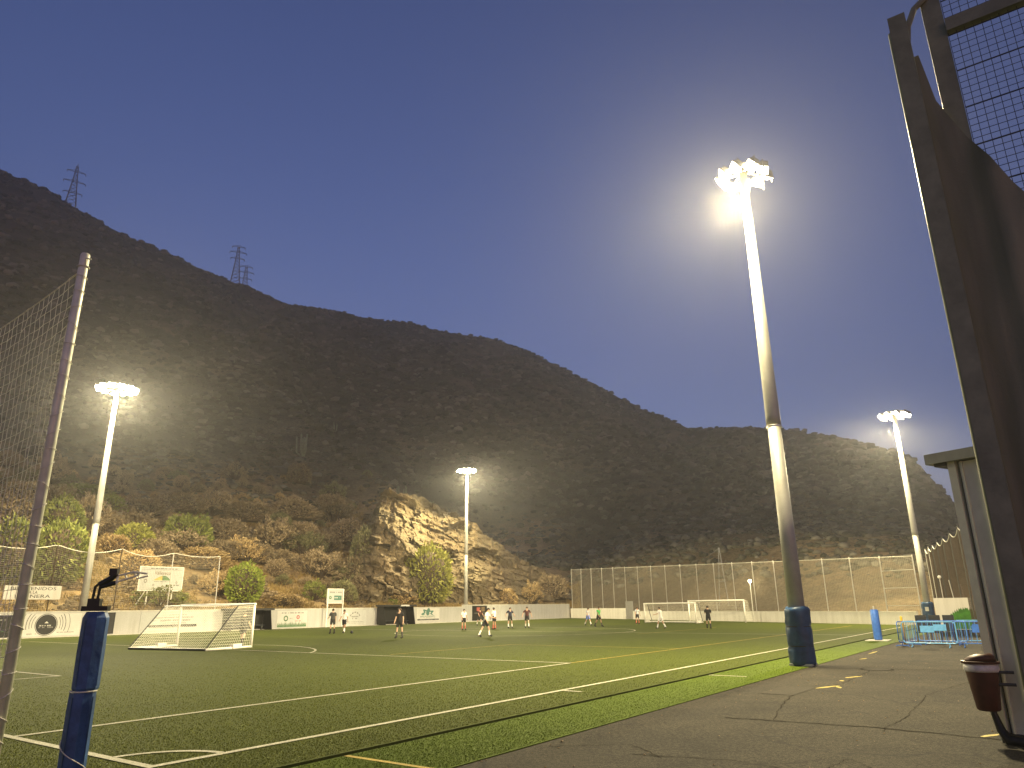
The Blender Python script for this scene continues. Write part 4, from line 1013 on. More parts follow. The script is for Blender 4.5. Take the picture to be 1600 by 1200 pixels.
# ---------------------------------------------------------------- shrubs on the lit slope
def shrub_crown(seed, tall=False):
    """a lumpy dome of short leafy twig tips over an inner tangle of stems"""
    r = random.Random(seed); V, Fc = [], []; nb = 15 if not tall else 20
    bumps = []
    for k in range(nb):
        u = (k + .5) / nb; z = u ** 1.15 if not tall else -.25 + 1.25 * u; a = k * 2.39996 + r.uniform(-.3, .3); q = math.sqrt(max(0, 1 - z * z)); bumps.append((Vector((q * math.cos(a), q * math.sin(a), z)), r.uniform(.02, .22)))
    def radius(d):
        best = 0
        for c, h in bumps:
            t = max(0, d.dot(c)); best = max(best, h * max(0, 1 - (1 - t) / .10))
        return .86 + best
    ce = .0 if not tall else .42; vz = .80 if not tall else .52
    N = 2600
    for j in range(N):
        z = r.uniform(-.06, 1) if not tall else r.uniform(-.8, 1); t = r.uniform(0, 6.28318); q = math.sqrt(max(0, 1 - z * z)); d = Vector((q * math.cos(t), q * math.sin(t), z)); k = radius(d) * r.uniform(.84, 1.03) * (1 if r.random() < .93 else 1.08)
        p = Vector((d.x * k * .5, d.y * k * .5, ce + d.z * k * vz))
        nd = (d + Vector((r.uniform(-.8, .8), r.uniform(-.8, .8), r.uniform(-.3, .9)))).normalized(); e = nd.cross(Vector((r.uniform(-1, 1), r.uniform(-1, 1), r.uniform(-1, 1)))).normalized()
        l = r.uniform(.03, .075); w = l * .26
        o = len(V); V += [p - e * w, p + e * w, p + nd * l + e * w * .5, p + nd * l - e * w * .5]; Fc.append((o, o + 1, o + 2, o + 3))
    return V, Fc, (radius, ce, vz, tall)
def shrub_stems(seed, prm):
    radius, ce, vz, tall = prm; r = random.Random(seed + 50); m = MB()
    bm = bmesh.new(); bmesh.ops.create_icosphere(bm, subdivisions=3, radius=1.0); vs = []
    for v in bm.verts:
        d = v.co.normalized(); d.z = max(d.z, -.15 if not tall else -.75); k = radius(d) * .78; vs.append((d.x * k * .5, d.y * k * .5, ce + d.z * k * vz))
    m.add(vs, [tuple(x.index for x in f.verts) for f in bm.faces]); bm.free()
    for k in range(9):
        a = r.uniform(0, 6.28); m.path([(.03 * math.cos(a), .03 * math.sin(a), -.15), (.2 * math.cos(a), .2 * math.sin(a), .2), (.34 * math.cos(a), .34 * math.sin(a), .45)], [.022, .014, .008], 5)
    return m
def open_shrub(seed):
    """a shrub of many bare forked stems with leafy tips and gaps between"""
    r = random.Random(seed); V, Fc = [], []; m = MB()
    for k in range(70):
        z = r.uniform(.12, 1); a = k * 2.39996 + r.uniform(-.4, .4); q = math.sqrt(max(0, 1 - z * z)); L_ = r.uniform(.78, 1.12); tip = Vector((q * math.cos(a) * .5 * L_, q * math.sin(a) * .5 * L_, z * .84 * L_))
        m.path([(tip.x * .08, tip.y * .08, -.12), (tip.x * .5, tip.y * .5, tip.z * .42), tip], [.016, .009, .004], 4)
        for j in range(30):
            p = tip + Vector((r.gauss(0, .04), r.gauss(0, .04), r.gauss(0, .045))); nd = (tip * 1.2 + Vector((r.uniform(-.8, .8), r.uniform(-.8, .8), r.uniform(-.2, 1)))).normalized(); e = nd.cross(Vector((r.uniform(-1, 1), r.uniform(-1, 1), r.uniform(-1, 1)))).normalized(); l = r.uniform(.03, .07); w = l * .25
            o = len(V); V += [p - e * w, p + e * w, p + nd * l + e * w * .5, p + nd * l - e * w * .5]; Fc.append((o, o + 1, o + 2, o + 3))
    return V, Fc, m
SHRUB = {}
for v in range(6):
    if v < 4:
        V, Fc, lob = shrub_crown(100 + v, tall=v == 3); st = shrub_stems(v, lob).mesh('stems', M['wood'], True)
    else:
        V, Fc, sm_ = open_shrub(200 + v); st = sm_.mesh('stems', M['wood'])
    for c in 'btgGyo':
        me = bpy.data.meshes.new('crown'); me.from_pydata(V, [], Fc); me.materials.append(M['leaf_' + c]); me.update(); SHRUB[v, c] = (me, st)
def shrub(x, y, w, h, c, v, label, group=None, name='shrub'):
    z = tz(x, y)
    o = thing(name, (x, y, z - 0.08), label, 'shrub', group, random.uniform(0, 6.28))
    sx_ = random.uniform(.85, 1.18)
    for nm, me in zip(('crown', 'stems'), SHRUB[v, c]):
        p = put(nm, me, o); p.scale = (w * sx_, w / sx_, h * 1.15)
    return o
KIND = {'b': 'dry brown dome shaped shrub', 't': 'straw coloured low shrub', 'g': 'dull green shrub', 'o': 'olive green shrub', 'y': 'yellowish green shrub', 'G': 'bright green shrub'}
def shrub_label(x, y, c):
    a = math.degrees(math.atan2(x, y)); q = math.hypot(x, y) - float(toe(a))
    zone = 'behind the net at far left' if a < -34 else 'near the leftmost mast' if a < -28.5 else 'left of the sign' if a < -26 else 'above the tall sign board' if a < -22.3 else 'above the near goal' if a < -19 else 'above the small white board' if a < -14.5 else 'left of the rock face' if a < -11.5 else 'at the foot of the rock face'
    return KIND[c] + ' ' + ('low' if q < 12 else 'midway up' if q < 24 else 'high') + (' on the slope ' if a < -11.5 else ' ') + zone
SH = [(-38.0,84.6,5.48,3.74,'g','large green rounded shrub high on the slope above the sign board'),(-40.6,79.0,2.86,2.38,'y',None),(-27.4,75.2,3.29,3.44,'G','bright green round bush just above the near goal crossbar'),
 (-35.4,89.7,4.32,3.11,'b',0),(-31.1,93.8,5.31,3.54,'b',0),(-31.0,88.8,3.37,2.36,'b',0),(-28.2,87.6,2.64,1.98,'b',0),(-24.2,91.2,5.07,3.04,'b',0),(-28.8,90.7,2.98,1.88,'b',0),(-27.3,95.4,4.44,2.66,'o',0),
 (-20.0,93.1,4.26,3.84,'b',0),(-19.3,96.5,4.05,5.29,'o',0),(-22.4,83.4,2.78,1.86,'g','low green shrub right of the dry stone wall, left of the small white board'),(-20.1,86.5,3.18,2.38,'o',0),(-31.9,67.2,4.26,1.60,'g','wide low green shrub under the tall white sign board'),
 (-37.9,73.6,3.71,2.22,'t',0),(-37.5,77.8,3.87,2.32,'b',0),(-37.0,81.6,4.81,2.25,'b',0),(-34.2,80.6,4.71,2.35,'t',0),(-32.4,87.0,3.82,2.49,'t',0),(-33.8,85.5,3.79,2.14,'b',0),(-29.3,100.2,4.30,2.62,'b',0),(-25.6,100.0,3.70,2.40,'b',0),
 (-46.5,74.2,3.53,3.92,'g',0),(-52.9,83.0,3.52,2.29,'b',0),(-53.0,88.6,5.54,2.31,'g',0),(-48.2,85.3,3.51,2.11,'g',0),(-46.3,78.1,4.06,3.66,'b',0),(-44.6,80.0,3.77,2.46,'b',0),(-42.8,81.9,4.14,2.48,'b',0),(-41.8,76.1,3.50,1.86,'t',0),
 (-41.0,78.3,3.56,2.85,'y',None),(-42.3,61.7,4.02,4.69,'g','big green bush behind the wire net at the left edge of the picture'),(-40.0,64.2,4.06,4.74,'g','big green bush right behind the white welcome board'),(-44.9,87.5,5.29,2.29,'b',0),(-43.0,92.5,5.48,2.56,'b',0),(-38.8,78.5,3.14,1.88,'b',0),
 (-40.2,95.9,5.59,2.79,'b',0),(-36.0,98.4,5.63,2.81,'b',0),(-50.5,73.0,4.77,3.18,'b',0),(-47.0,71.1,3.05,2.29,'b',0),(-11.2,96.5,5.40,6.61,'y','tall yellow green bush left of the middle floodlight mast'),(-13.8,98.2,3.55,4.44,'b',0),(-7.9,103.3,2.78,3.71,'b',0),
 (-13.9,93.0,3.37,1.68,'t',0),(-15.1,91.6,1.83,0.83,'G','small bright green bush peeking over the black dugout roof'),(-18.1,97.9,2.68,3.21,'b',0),(-24.5,78.7,4.43,1.18,'t',0),(-55.9,81.0,4.40,2.64,'b',0),(-30.1,75.4,3.63,2.18,'t',0),(-24.0,104.1,4.78,3.44,'b',0),
 (-32.3,104.7,5.89,2.94,'b',0),(-27.3,109.0,5.03,3.02,'b',0),(-1.4,109.4,3.10,2.60,'t',0),(2.7,116.2,3.34,2.99,'t',0),(6.0,123.9,4.44,3.77,'b',0)]
for i, (x, y, w, h, c, lab) in enumerate(SH):
    g_ = None if isinstance(lab, str) else {'b': 'brown shrubs on the slope', 't': 'straw shrubs on the slope', 'g': 'green shrubs at far left of the slope', 'o': 'olive shrubs on the slope', 'y': 'yellow green shrubs by the left mast'}[c]
    shrub(x, y, w * 1.18, h * 1.08, c, 3 if h > w * 0.95 else (0, 1, 4, 2, 5)[i % 5], lab if isinstance(lab, str) else shrub_label(x, y, c), g_)
for x_, y_, w_, h_, c_ in ((-20.6, 92.2, 3.6, 3.0, 'o'), (-19.0, 90.4, 3.0, 2.4, 'b'), (-17.4, 91.4, 2.6, 2.6, 'b'), (-20.2, 100.5, 4.5, 4.0, 'b'), (-16.2, 94.0, 2.2, 1.8, 't')):
    shrub(x_, y_, w_, h_, c_, 4, shrub_label(x_, y_, c_), {'b': 'brown shrubs on the slope', 't': 'straw shrubs on the slope', 'o': 'olive shrubs on the slope'}[c_])
# fill: more of the same brown and straw domes
rr = random.Random(31); placed = [(s[0], s[1], s[2]) for s in SH]; k = 0
while k < 165:
    a = rr.uniform(-44, -11.5); d = float(toe(a)) + rr.uniform(10, 50); x, y = math.sin(R(a)) * d, math.cos(R(a)) * d; w = 1.2 + 4.0 * rr.random() ** 1.6
    if any(math.hypot(x - p[0], y - p[1]) < (w + p[2]) * 0.36 for p in placed):
        k += 0.2; continue
    c = rr.choice('bbbbotb'); placed.append((x, y, w)); k += 1
    shrub(x, y, w, w * rr.uniform(0.45, 0.85), c, rr.choice((0, 1, 2, 4, 5, 4, 5)), shrub_label(x, y, c), {'b': 'brown shrubs on the slope', 't': 'straw shrubs on the slope', 'o': 'olive shrubs on the slope'}[c])
# columnar cactus clumps
def cactus(x, y, h, n, label, seed):
    r = random.Random(seed); z = tz(x, y); o = thing('columnar_cactus', (x, y, z - 0.2), label, 'cactus')
    for k in range(n):
        m = MB(); a = r.uniform(0, 6.28); b = Vector((math.cos(a), math.sin(a), 0)) * r.uniform(0.1, 0.9) * h * 0.28; hh = h * r.uniform(0.55, 1)
        t = b * 1.35 + Vector((0, 0, hh)); rad = h * 0.032
        m.path([b * 0.4, b * 1.15 + Vector((0, 0, hh * 0.22)), t * 0.97, t], [rad * 0.8, rad, rad * 0.95, rad * 0.3], 7)
        m.build_local('stem', M['cactus'], o, True)
def on_ray(a, e):
    d = 70.0
    while d < 600:
        x, y = math.sin(R(a)) * d, math.cos(R(a)) * d
        if d > float(toe(a)) and tz(x, y) >= 1.8 + d * math.tan(R(e)): return x, y
        d += 1.0
    return None
for i, (a, e, h, n, lab) in enumerate([(-16.6, 11.2, 5.0, 9, 'pale columnar cactus clump high on the dark spur'), (-14.4, 13.2, 3.6, 7, 'columnar cactus clump near the crest of the dark spur'), (-9.0, 7.9, 3.4, 9, 'columnar cactus clump on top of the rock face, left end'), (-6.6, 6.6, 3.4, 10, 'columnar cactus clump along the top of the rock face'), (-4.5, 5.6, 2.6, 7, 'columnar cactus clump on the rock face nearest the middle mast')]):
    p = on_ray(a, e)
    if p: cactus(p[0], p[1], h, n, lab, i)
# ---------------------------------------------------------------- dry stone walls on the slope
def stone_meshes():
    out = []
    for s in range(7):
        r = random.Random(s); bm = bmesh.new(); bmesh.ops.create_icosphere(bm, subdivisions=1, radius=0.5)
        for v in bm.verts:
            c = v.co; v.co = Vector([math.copysign(abs(q * 2) ** 0.75 / 2, q) for q in c]) * r.uniform(0.85, 1.15)
        me = bpy.data.meshes.new('stone'); bm.to_mesh(me); bm.free(); me.materials.append(M['stone']); out.append(me)
    return out
STONES = stone_meshes()
def stone_wall(a0, a1, doff, length_h, label, seed):
    r = random.Random(seed); am = (a0 + a1) / 2; dm = float(toe(am)) + doff
    x0, y0 = math.sin(R(am)) * dm, math.cos(R(am)) * dm
    o = thing('dry_stone_wall', (x0, y0, tz(x0, y0)), label, 'stone wall')
    p0 = Vector((math.sin(R(a0)), math.cos(R(a0)), 0)) * (float(toe(a0)) + doff); p1 = Vector((math.sin(R(a1)), math.cos(R(a1)), 0)) * (float(toe(a1)) + doff)
    n = int((p1 - p0).length / 0.46); dirn = (p1 - p0).normalized(); ang = math.atan2(dirn.y, dirn.x)
    for i in range(n):
        rows = max(2, int(length_h / 0.32 * (0.65 + 0.35 * math.sin(i * 0.35 + seed)) + r.uniform(-.6, .6)))
        for k in range(rows):
            q = p0 + dirn * (i * 0.46 + (0.23 if k % 2 else 0) + r.uniform(-.07, .07)); z = tz(q.x, q.y) - 0.1 + k * 0.31 + r.uniform(-.04, .04)
            s = put('stone', STONES[r.randrange(7)], o); side = Vector((-dirn.y, dirn.x, 0)) * (r.uniform(-.08, .08) + 0.05 * k)
            s.location = Vector((q.x, q.y, z)) + side - o.location; s.rotation_euler = (r.uniform(-.3, .3), r.uniform(-.25, .25), ang + r.uniform(-.3, .3))
            s.scale = (r.uniform(.42, .62), r.uniform(.4, .6), r.uniform(.28, .42))
stone_wall(-19.4, -14.6, 7.5, 2.0, 'dark dry stone wall left of the small white board', 1)
stone_wall(-25.2, -20.6, 9.5, 2.3, 'dry stone wall between the tall sign board and the bright green bush', 2)
stone_wall(-31.0, -26.2, 8.5, 2.0, 'dry stone wall right of the leftmost floodlight mast', 3)
# loose stones of the bank
r_ = random.Random(12); RUB = MB()
for i in range(900):
    a = r_.uniform(-33, 4.0) if i % 3 else r_.uniform(-31, -24); d = float(toe(a)) + r_.uniform(0.6, 7.0); x, y = math.sin(R(a)) * d, math.cos(R(a)) * d
    k = r_.uniform(0.18, 0.6); me = STONES[r_.randrange(7)]
    mt = Matrix.Translation((x, y, tz(x, y) + k * .1)) @ Matrix.Rotation(r_.uniform(0, 6.28), 4, 'Z') @ Matrix.Rotation(r_.uniform(-.5, .5), 4, 'X') @ Matrix.Diagonal((k * 1.3, k, k * .8, 1))
    RUB.add([mt @ v.co for v in me.vertices], [tuple(p.vertices) for p in me.polygons])
tag(RUB.build('rubble', M['stone']), 'loose rubble stones strewn on the bank above the banner wall', 'rubble', kind='stuff')
# ---------------------------------------------------------------- players
def person(label, L, W, face, pose, shirt, shorts, socks, h=1.76, skin=0, hair=True, arms=None, shoes='black'):
    """face: heading in degrees on the pitch, 0 along +L, 90 along +W; pose: joint angles"""
    s = h / 1.76
    P = dict(lh=0, lk=0, rh=0, rk=0, la=8, le=12, ra=8, re=12, lean=3, lab=10, rab=10, splay=4, drop=0); P.update(pose)
    J = {}; V = Vector
    def rot(v, ax, deg): return Matrix.Rotation(R(deg), 3, ax) @ v
    # local frame: +Y forward, +X to the person's right
    for sd, sx in (('l', -1), ('r', 1)):
        hip = V((sx * .095, 0, .92)); th = rot(rot(V((0, 0, -.43)), 'X', P[sd + 'h']), 'Y', -sx * P['splay'])
        knee = hip + th; sh = rot(rot(V((0, 0, -.42)), 'X', P[sd + 'h'] - P[sd + 'k']), 'Y', -sx * P['splay'] * .6); ank = knee + sh
        fdir = rot(V((0, .17, -.03)), 'X', (P[sd + 'h'] - P[sd + 'k']) * .55); heel = ank + V((0, -.045, -.045)); toe_ = ank + fdir + V((0, 0, -.035))
        J[sd + 'hip'], J[sd + 'knee'], J[sd + 'ank'], J[sd + 'toe'], J[sd + 'heel'] = hip, knee, ank, toe_, heel
    lean = lambda v: V((0, 0, .92)) + rot(v - V((0, 0, .92)), 'X', -P['lean'])
    pel = V((0, 0, .95)); J['pel'] = pel; J['waist'] = lean(V((0, .005, 1.10))); J['chest'] = lean(V((0, .01, 1.30))); J['neck'] = lean(V((0, .0, 1.475))); J['jaw'] = lean(V((0, .03, 1.56))); J['skull'] = lean(V((0, .012, 1.655))); J['crown'] = lean(V((0, 0, 1.715)))
    for sd, sx in (('l', -1), ('r', 1)):
        sh = lean(V((sx * .185, 0, 1.415))); ua = rot(rot(V((0, 0, -.29)), 'X', P[sd + 'a']), 'Y', -sx * P[sd + 'ab']); el = sh + ua
        fa = rot(rot(V((0, 0, -.25)), 'X', P[sd + 'a'] + P[sd + 'e']), 'Y', -sx * P[sd + 'ab'] * .6); wr = el + fa
        J[sd + 'sh'], J[sd + 'el'], J[sd + 'wr'] = sh, el, wr; J[sd + 'hand'] = wr + fa.normalized() * .085
    rad = dict(pel=.125, waist=.118, chest=.135, neck=.056, jaw=.072, skull=.096, crown=.055)
    for sd in 'lr': rad.update({sd + 'hip': .092, sd + 'knee': .056, sd + 'ank': .040, sd + 'toe': .036, sd + 'heel': .036, sd + 'sh': .062, sd + 'el': .043, sd + 'wr': .031, sd + 'hand': .036})
    E = [('pel', 'waist'), ('waist', 'chest'), ('chest', 'neck'), ('neck', 'jaw'), ('jaw', 'skull'), ('skull', 'crown')]
    for sd in 'lr': E += [('pel', sd + 'hip'), (sd + 'hip', sd + 'knee'), (sd + 'knee', sd + 'ank'), (sd + 'ank', sd + 'toe'), (sd + 'ank', sd + 'heel'), ('chest', sd + 'sh'), (sd + 'sh', sd + 'el'), (sd + 'el', sd + 'wr'), (sd + 'wr', sd + 'hand')]
    names = list(J); low = min(min(J[k + 'toe'].z, J[k + 'heel'].z) for k in 'lr') - .036
    me = bpy.data.meshes.new('skeleton'); me.from_pydata([J[k] for k in names], [(names.index(a), names.index(b)) for a, b in E], [])
    ob = bpy.data.objects.new('skeleton', me); COL.objects.link(ob); md = ob.modifiers.new('Skin', 'SKIN'); md.use_smooth_shade = True
    for i, k in enumerate(names):
        sv = me.skin_vertices[0].data[i]; sv.radius = (rad[k], rad[k]); sv.use_root = (k == 'pel')
        if k in ('chest', 'waist'): sv.radius = (rad[k] * 1.18, rad[k] * .82)
    ob.modifiers.new('Sub', 'SUBSURF').levels = 1
    ev = bpy.data.meshes.new_from_object(ob.evaluated_get(bpy.context.evaluated_depsgraph_get())); bpy.data.objects.remove(ob); bpy.data.meshes.remove(me)
    vs = [v.co.copy() for v in ev.vertices]; ns = [v.normal.copy() for v in ev.vertices]; fs = [tuple(p.vertices) for p in ev.polygons]; bpy.data.meshes.remove(ev)
    bone = []
    for f in fs:
        c = sum((vs[i] for i in f), V()) / len(f); best = None
        for a, b in E:
            A, B = J[a], J[b]; t = max(0, min(1, (c - A).dot(B - A) / max(1e-9, (B - A).length_squared))); d = (c - (A + (B - A) * t)).length - .4 * rad[a]
            if best is None or d < best[0]: best = (d, a, b, t)
        bone.append((best[1], best[2], best[3], c))
    loc = fw(L, W, .022); rz = math.atan2((EL * math.cos(R(face)) + EW * math.sin(R(face))).y, (EL * math.cos(R(face)) + EW * math.sin(R(face))).x) - math.pi / 2
    root = thing('person', loc, label, 'person', None, rz)
    up = V((0, 0, -low))
    # body with hands of five fingers
    B = MB(); B.add([(v + up) * s for v in vs], fs)
    for sd, sx in (('l', -1), ('r', 1)):
        w_, hd = J[sd + 'wr'], J[sd + 'hand']; d = (hd - w_).normalized(); fwd = V((0, 1, 0)); fwd = (fwd - d * fwd.dot(d)).normalized()
        for q, ln in zip((-.026, -.009, .009, .025), (.062, .075, .08, .07)):
            b = w_ + d * .085 + fwd * q; B.path([(p + up) * s for p in (b, b + d * ln * .55, b + d * ln * .9 - V((sx * .02, 0, 0)))], [.0095 * s, .009 * s, .006 * s], 5)
        b = w_ + d * .035 + fwd * .03; B.path([(p + up) * s for p in (b, b + fwd * .03 + d * .03, b + fwd * .035 + d * .06)], [.011 * s, .010 * s, .007 * s], 5)
    nose = J['jaw'] + V((0, .088, .05)); B.path([(p + up) * s for p in (nose + V((0, -.02, .035)), nose + V((0, .012, -.005)), nose + V((0, -.01, -.015)))], [.008 * s, .014 * s, .008 * s], 5)
    for sx in (-1, 1): e_ = J['skull'] + V((sx * .092, .0, -.03)); B.path([(p + up) * s for p in (e_ + V((0, 0, .03)), e_ + V((sx * .012, -.01, 0)), e_ + V((0, 0, -.03)))], [.006 * s, .012 * s, .006 * s], 5)
    B.build_local('body', SKIN[skin], root, True)
    def cloth(name, pick, grow, mat):
        idx = {}; m = MB(); fo = []
        for f, bn in zip(fs, bone):
            if pick(bn):
                fo.append(tuple(idx.setdefault(i, len(idx)) for i in f))
        if not fo: return
        inv = sorted(idx, key=idx.get); m.add([(vs[i] + ns[i] * grow + up) * s for i in inv], fo); m.build_local(name, mat, root, True)
    torso = {('pel', 'waist'), ('waist', 'chest'), ('chest', 'lsh'), ('chest', 'rsh')}
    cloth('shirt', lambda b: (b[0], b[1]) in torso or (b[:2] == ('chest', 'neck') and b[2] < .62) or (b[0] in ('lsh', 'rsh') and b[2] < .72) or (b[0] == 'pel' and b[3].z > .93), .020, FAB[shirt])
    cloth('shorts', lambda b: (b[0] == 'pel' and b[3].z <= 1.0) or (b[0] in ('lhip', 'rhip') and b[2] < .78), .026, FAB[shorts])
    for sd in 'lr':
        cloth('sock', lambda b: b[0] == sd + 'knee' and b[2] > .35, .010, FAB[socks])
        cloth('shoe', lambda b: b[0] == sd + 'ank' and b[2] > .12, .014, FAB[shoes])
    if hair: cloth('hair', lambda b: b[0] in ('skull',) or (b[0] == 'jaw' and b[3].z > J['jaw'].z + .02 and (b[3] - J['skull']).dot(V((0, 1, 0))) < .035) , .012, M['hair'])
    return root
STAND = dict(splay=5); WALK = dict(lh=20, lk=6, rh=-16, rk=18, la=-16, le=15, ra=18, re=20, lean=4); RUN = dict(lh=42, lk=30, rh=-26, rk=45, la=-38, le=75, ra=35, re=80, lean=10)
WIDE = dict(lh=26, lk=22, rh=-22, rk=6, la=25, le=55, ra=-20, re=50, lean=14, splay=13, lab=24, rab=24); HIPS = dict(la=-22, le=62, ra=-22, re=62, lab=34, rab=34, splay=7)
person('player in black shirt and shorts standing left of the white shirted one by the wall', 37.7, 43.3, 70, dict(STAND, la=18, le=50), 'darkgrey', 'black', 'black', 1.80)
person('player in white shirt and black shorts with the dark ball near the wall', 39.0, 43.5, 200, WALK, 'white', 'black', 'white', 1.76, 1)
person('player all in black standing with feet apart in front of the dugout', 33.7, 32.6, 195, dict(STAND, splay=9, la=4, lab=14), 'black', 'black', 'darkgrey', 1.82)
person('player in white shirt standing left of the black poster', 47.5, 38.8, 250, STAND, 'white', 'black', 'red', 1.66)
person('player in white shirt striding wide, nearest in the centre group', 37.0, 28.5, 300, WIDE, 'white', 'black', 'white', 1.80)
person('player in white shirt standing directly behind the striding one', 49.5, 37.2, 90, STAND, 'white', 'black', 'red', 1.74, 1)
person('player in dark kit crouching forward by the black poster', 58.5, 45.8, 240, dict(WALK, lean=20, la=30, ra=34), 'maroon', 'darkgrey', 'white', 1.70)
person('player in navy shirt with hands on hips right of the centre group', 52.7, 37.9, 235, HIPS, 'navy', 'black', 'white', 1.72)
person('player in maroon shirt walking with arms out before the grey wall', 53.1, 36.4, 215, dict(WALK, la=-10, ra=12, lab=30, rab=30, le=6, re=6), 'maroon', 'black', 'white', 1.80)
person('player in white shirt and blue shorts near the corner of the walls', 61.1, 35.0, 250, WALK, 'grey', 'blue', 'white', 1.64)
person('player in bright green bib left of the far goals', 57.7, 32.0, 260, WALK, 'green', 'black', 'darkgrey', 1.74, 1)
person('player in pale shirt and dark shorts left of the smaller far goal', 66.5, 32.6, 230, STAND, 'grey', 'black', 'red', 1.62, 1)
person('player all in white running in front of the smaller far goal', 54.2, 24.6, 80, dict(WALK, la=10, le=70, lab=30), 'white', 'white', 'white', 1.66)
person('player all in black with back turned in front of the large far goal', 55.1, 21.1, 20, dict(WALK, la=20, le=80, ra=20, re=80), 'black', 'black', 'black', 1.72)
person('goalkeeper in dark kit with a pale glove behind the net of the near goal', 23.6, 33.9, 30, dict(WALK, la=60, le=40), 'black', 'black', 'black', 1.76)
o = fw(38.6, 42.2, .13); bm = bmesh.new(); bmesh.ops.create_icosphere(bm, subdivisions=3, radius=.11); me = bpy.data.meshes.new('football'); bm.to_mesh(me); bm.free(); me.materials.append(M['plastic_dark']); me.polygons.foreach_set('use_smooth', [True] * len(me.polygons))
b_ = put('football', me); b_.location = o; tag(b_, 'dark football at the feet of the white shirted player by the wall', 'ball')
# ---------------------------------------------------------------- left foreground: net post and padded post
LN = 3.3
o = thing('goal_end_net', fw(LN, 8.5), 'tall silver post with a large white net stretched to the left', 'net fence')
PR = .054; PT = 5.85; WP = 8.52
MB().path([fw(LN, WP, -.1), fw(LN, WP, PT - .02), fw(LN, WP, PT)], [PR, PR * .95, PR * .8], 18).build('post', M['post'], o, True)
MB().path([fw(LN, 17.0, -.1), fw(LN, 17.0, PT)], PR, 14).build('post', M['post'], o, True)
zt = lambda W: PT - .20 - .28 * 4 * ((W - WP) / 8.5) * (1 - (W - WP) / 8.5) if W < 17.02 else PT - .2
W0 = WP + .13
m = MB(); Ws = [W0 + (17 - W0) * k / 40 for k in range(41)]
m.path([fw(LN, WP + .02, PT - .07)] + [fw(LN, W, zt(W)) for W in Ws], .008, 6); m.build('top_rope', M['rope'], o)
m = MB(); m.path([fw(LN, W0 + .012 * math.sin(k * 1.7), zt(W0) * k / 30) for k in range(31)], .006, 5); m.build('side_rope', M['rope'], o)
def rib(mb, pts, r): mb.path(pts, r, 4, cap=False)
m = MB(); rj = random.Random(4)
nv = int((17 - W0) / .135); nhz = 42
off = {}
def npt(i, j):
    if (i, j) not in off: off[i, j] = (rj.gauss(0, .004), rj.gauss(0, .006), rj.gauss(0, .004))
    a, b, c = off[i, j]; W = W0 + (17 - W0) * i / nv; t = j / nhz
    return fw(LN + b + .05 * math.sin(W * 1.3 + 1) * math.sin(math.pi * t), W + a + .015 * math.sin(t * 5 + W) * (0 if i == 0 else 1), zt(W) * t * (1 - 0.0) + c * (0 if j == nhz else 1) + .03 * (1 - t))
for i in range(nv + 1): rib(m, [npt(i, j) for j in range(nhz + 1)], .0032)
for j in range(nhz + 1): rib(m, [npt(i, j) for i in range(nv + 1)], .0032)
m.build('net', M['net'], o)
for k in range(27):     # lacing loops round the post
    z = .22 + k * .205 + rj.uniform(-.03, .03); m = MB(); tl = rj.uniform(-.05, .05)
    m.path([fw(LN, WP, z) + (EW * math.cos(a) + EL * math.sin(a)) * (PR + .008) + UP * tl * math.sin(a) for a in [2 * math.pi * q / 14 for q in range(11)]] + [fw(LN, W0 + .02, z + .03)], .005, 5); m.build('lacing', M['rope'], o)
m = MB(); m.path([fw(LN, WP - PR, PT - .16), fw(LN - .03, WP - PR - .05, PT - .10), fw(LN, WP - PR - .12, PT - .12)], .01, 5); m.build('rope_end', M['rope'], o)
m = MB(); m.path([fw(LN, WP, PT - .17) + (EW * math.cos(a) + EL * math.sin(a)) * (PR + .006) for a in [2 * math.pi * q / 14 for q in range(15)]], .009, 5); m.build('rope_knot', M['rope'], o)
# padded post with a folded bracket
LB, WB = 3.86, 8.13
o = thing('padded_post', fw(LB, WB), 'blue vinyl padded post with a black folded bracket on top, left foreground', 'padded post')
def octo(z, r, dx=0, dy=0): return [fw(LB + dx, WB + dy, z) + (EL * math.cos(a) + EW * math.sin(a)) * r * (1.0 if k % 2 else .97) for k, a in enumerate([R(22.5 + 45 * q) for q in range(8)])]
rs = []
for z, r in ((.03, .11), (.06, .122), (.5, .126), (.9, .124), (1.02, .12)): rs.append(octo(z, r))
MB().rings(rs).build('lower_pad', M['vinyl'], o)
rs = []
for z, r in ((1.035, .11), (1.06, .124), (1.4, .128), (1.74, .124), (1.80, .095)): rs.append(octo(z, r, .01, -.012))
MB().rings(rs).build('upper_pad', M['vinyl'], o)
for q in range(8):
    a = R(22.5 + 45 * q)
    if q % 2 == 0:
        m = MB(); d = (EL * math.cos(a) + EW * math.sin(a)); m.path([fw(LB, WB, z) + d * .127 for z in (.08, .5, .98)], .006, 4); m.path([fw(LB + .01, WB, z) + d * .129 for z in (1.08, 1.4, 1.72)], .006, 4); m.build('seam', M['vinyl_dark'], o)
m = MB(); m.path([fw(LB, WB, 1.03) + (EL * math.cos(a) + EW * math.sin(a)) * .122 for a in [2 * math.pi * k / 20 for k in range(21)]], .007, 5); m.build('strap', M['rope'], o)
m = MB(); m.path([fw(LB, WB, .62 - .30 * k / 10) + (EL * math.cos(a) + EW * math.sin(a)) * .133 for k, a in enumerate([R(-250 + 20 * k) for k in range(11)])], .005, 5); m.build('loose_cord', M['rope'], o)
T = fw(LB, WB, 1.80); rt = (EL * .35 - EW * .94).normalized(); rt = Vector((1, .12, 0)).normalized()
br = MB(); br.box(T + UP * .03, .26, .09, .05, (rt, Vector((-rt.y, rt.x, 0)), UP)); br.box(T + UP * .08 - rt * .02, .12, .08, .1, (rt, Vector((-rt.y, rt.x, 0)), UP)); br.build('clamp', M['steel_black'], o)
br = MB()
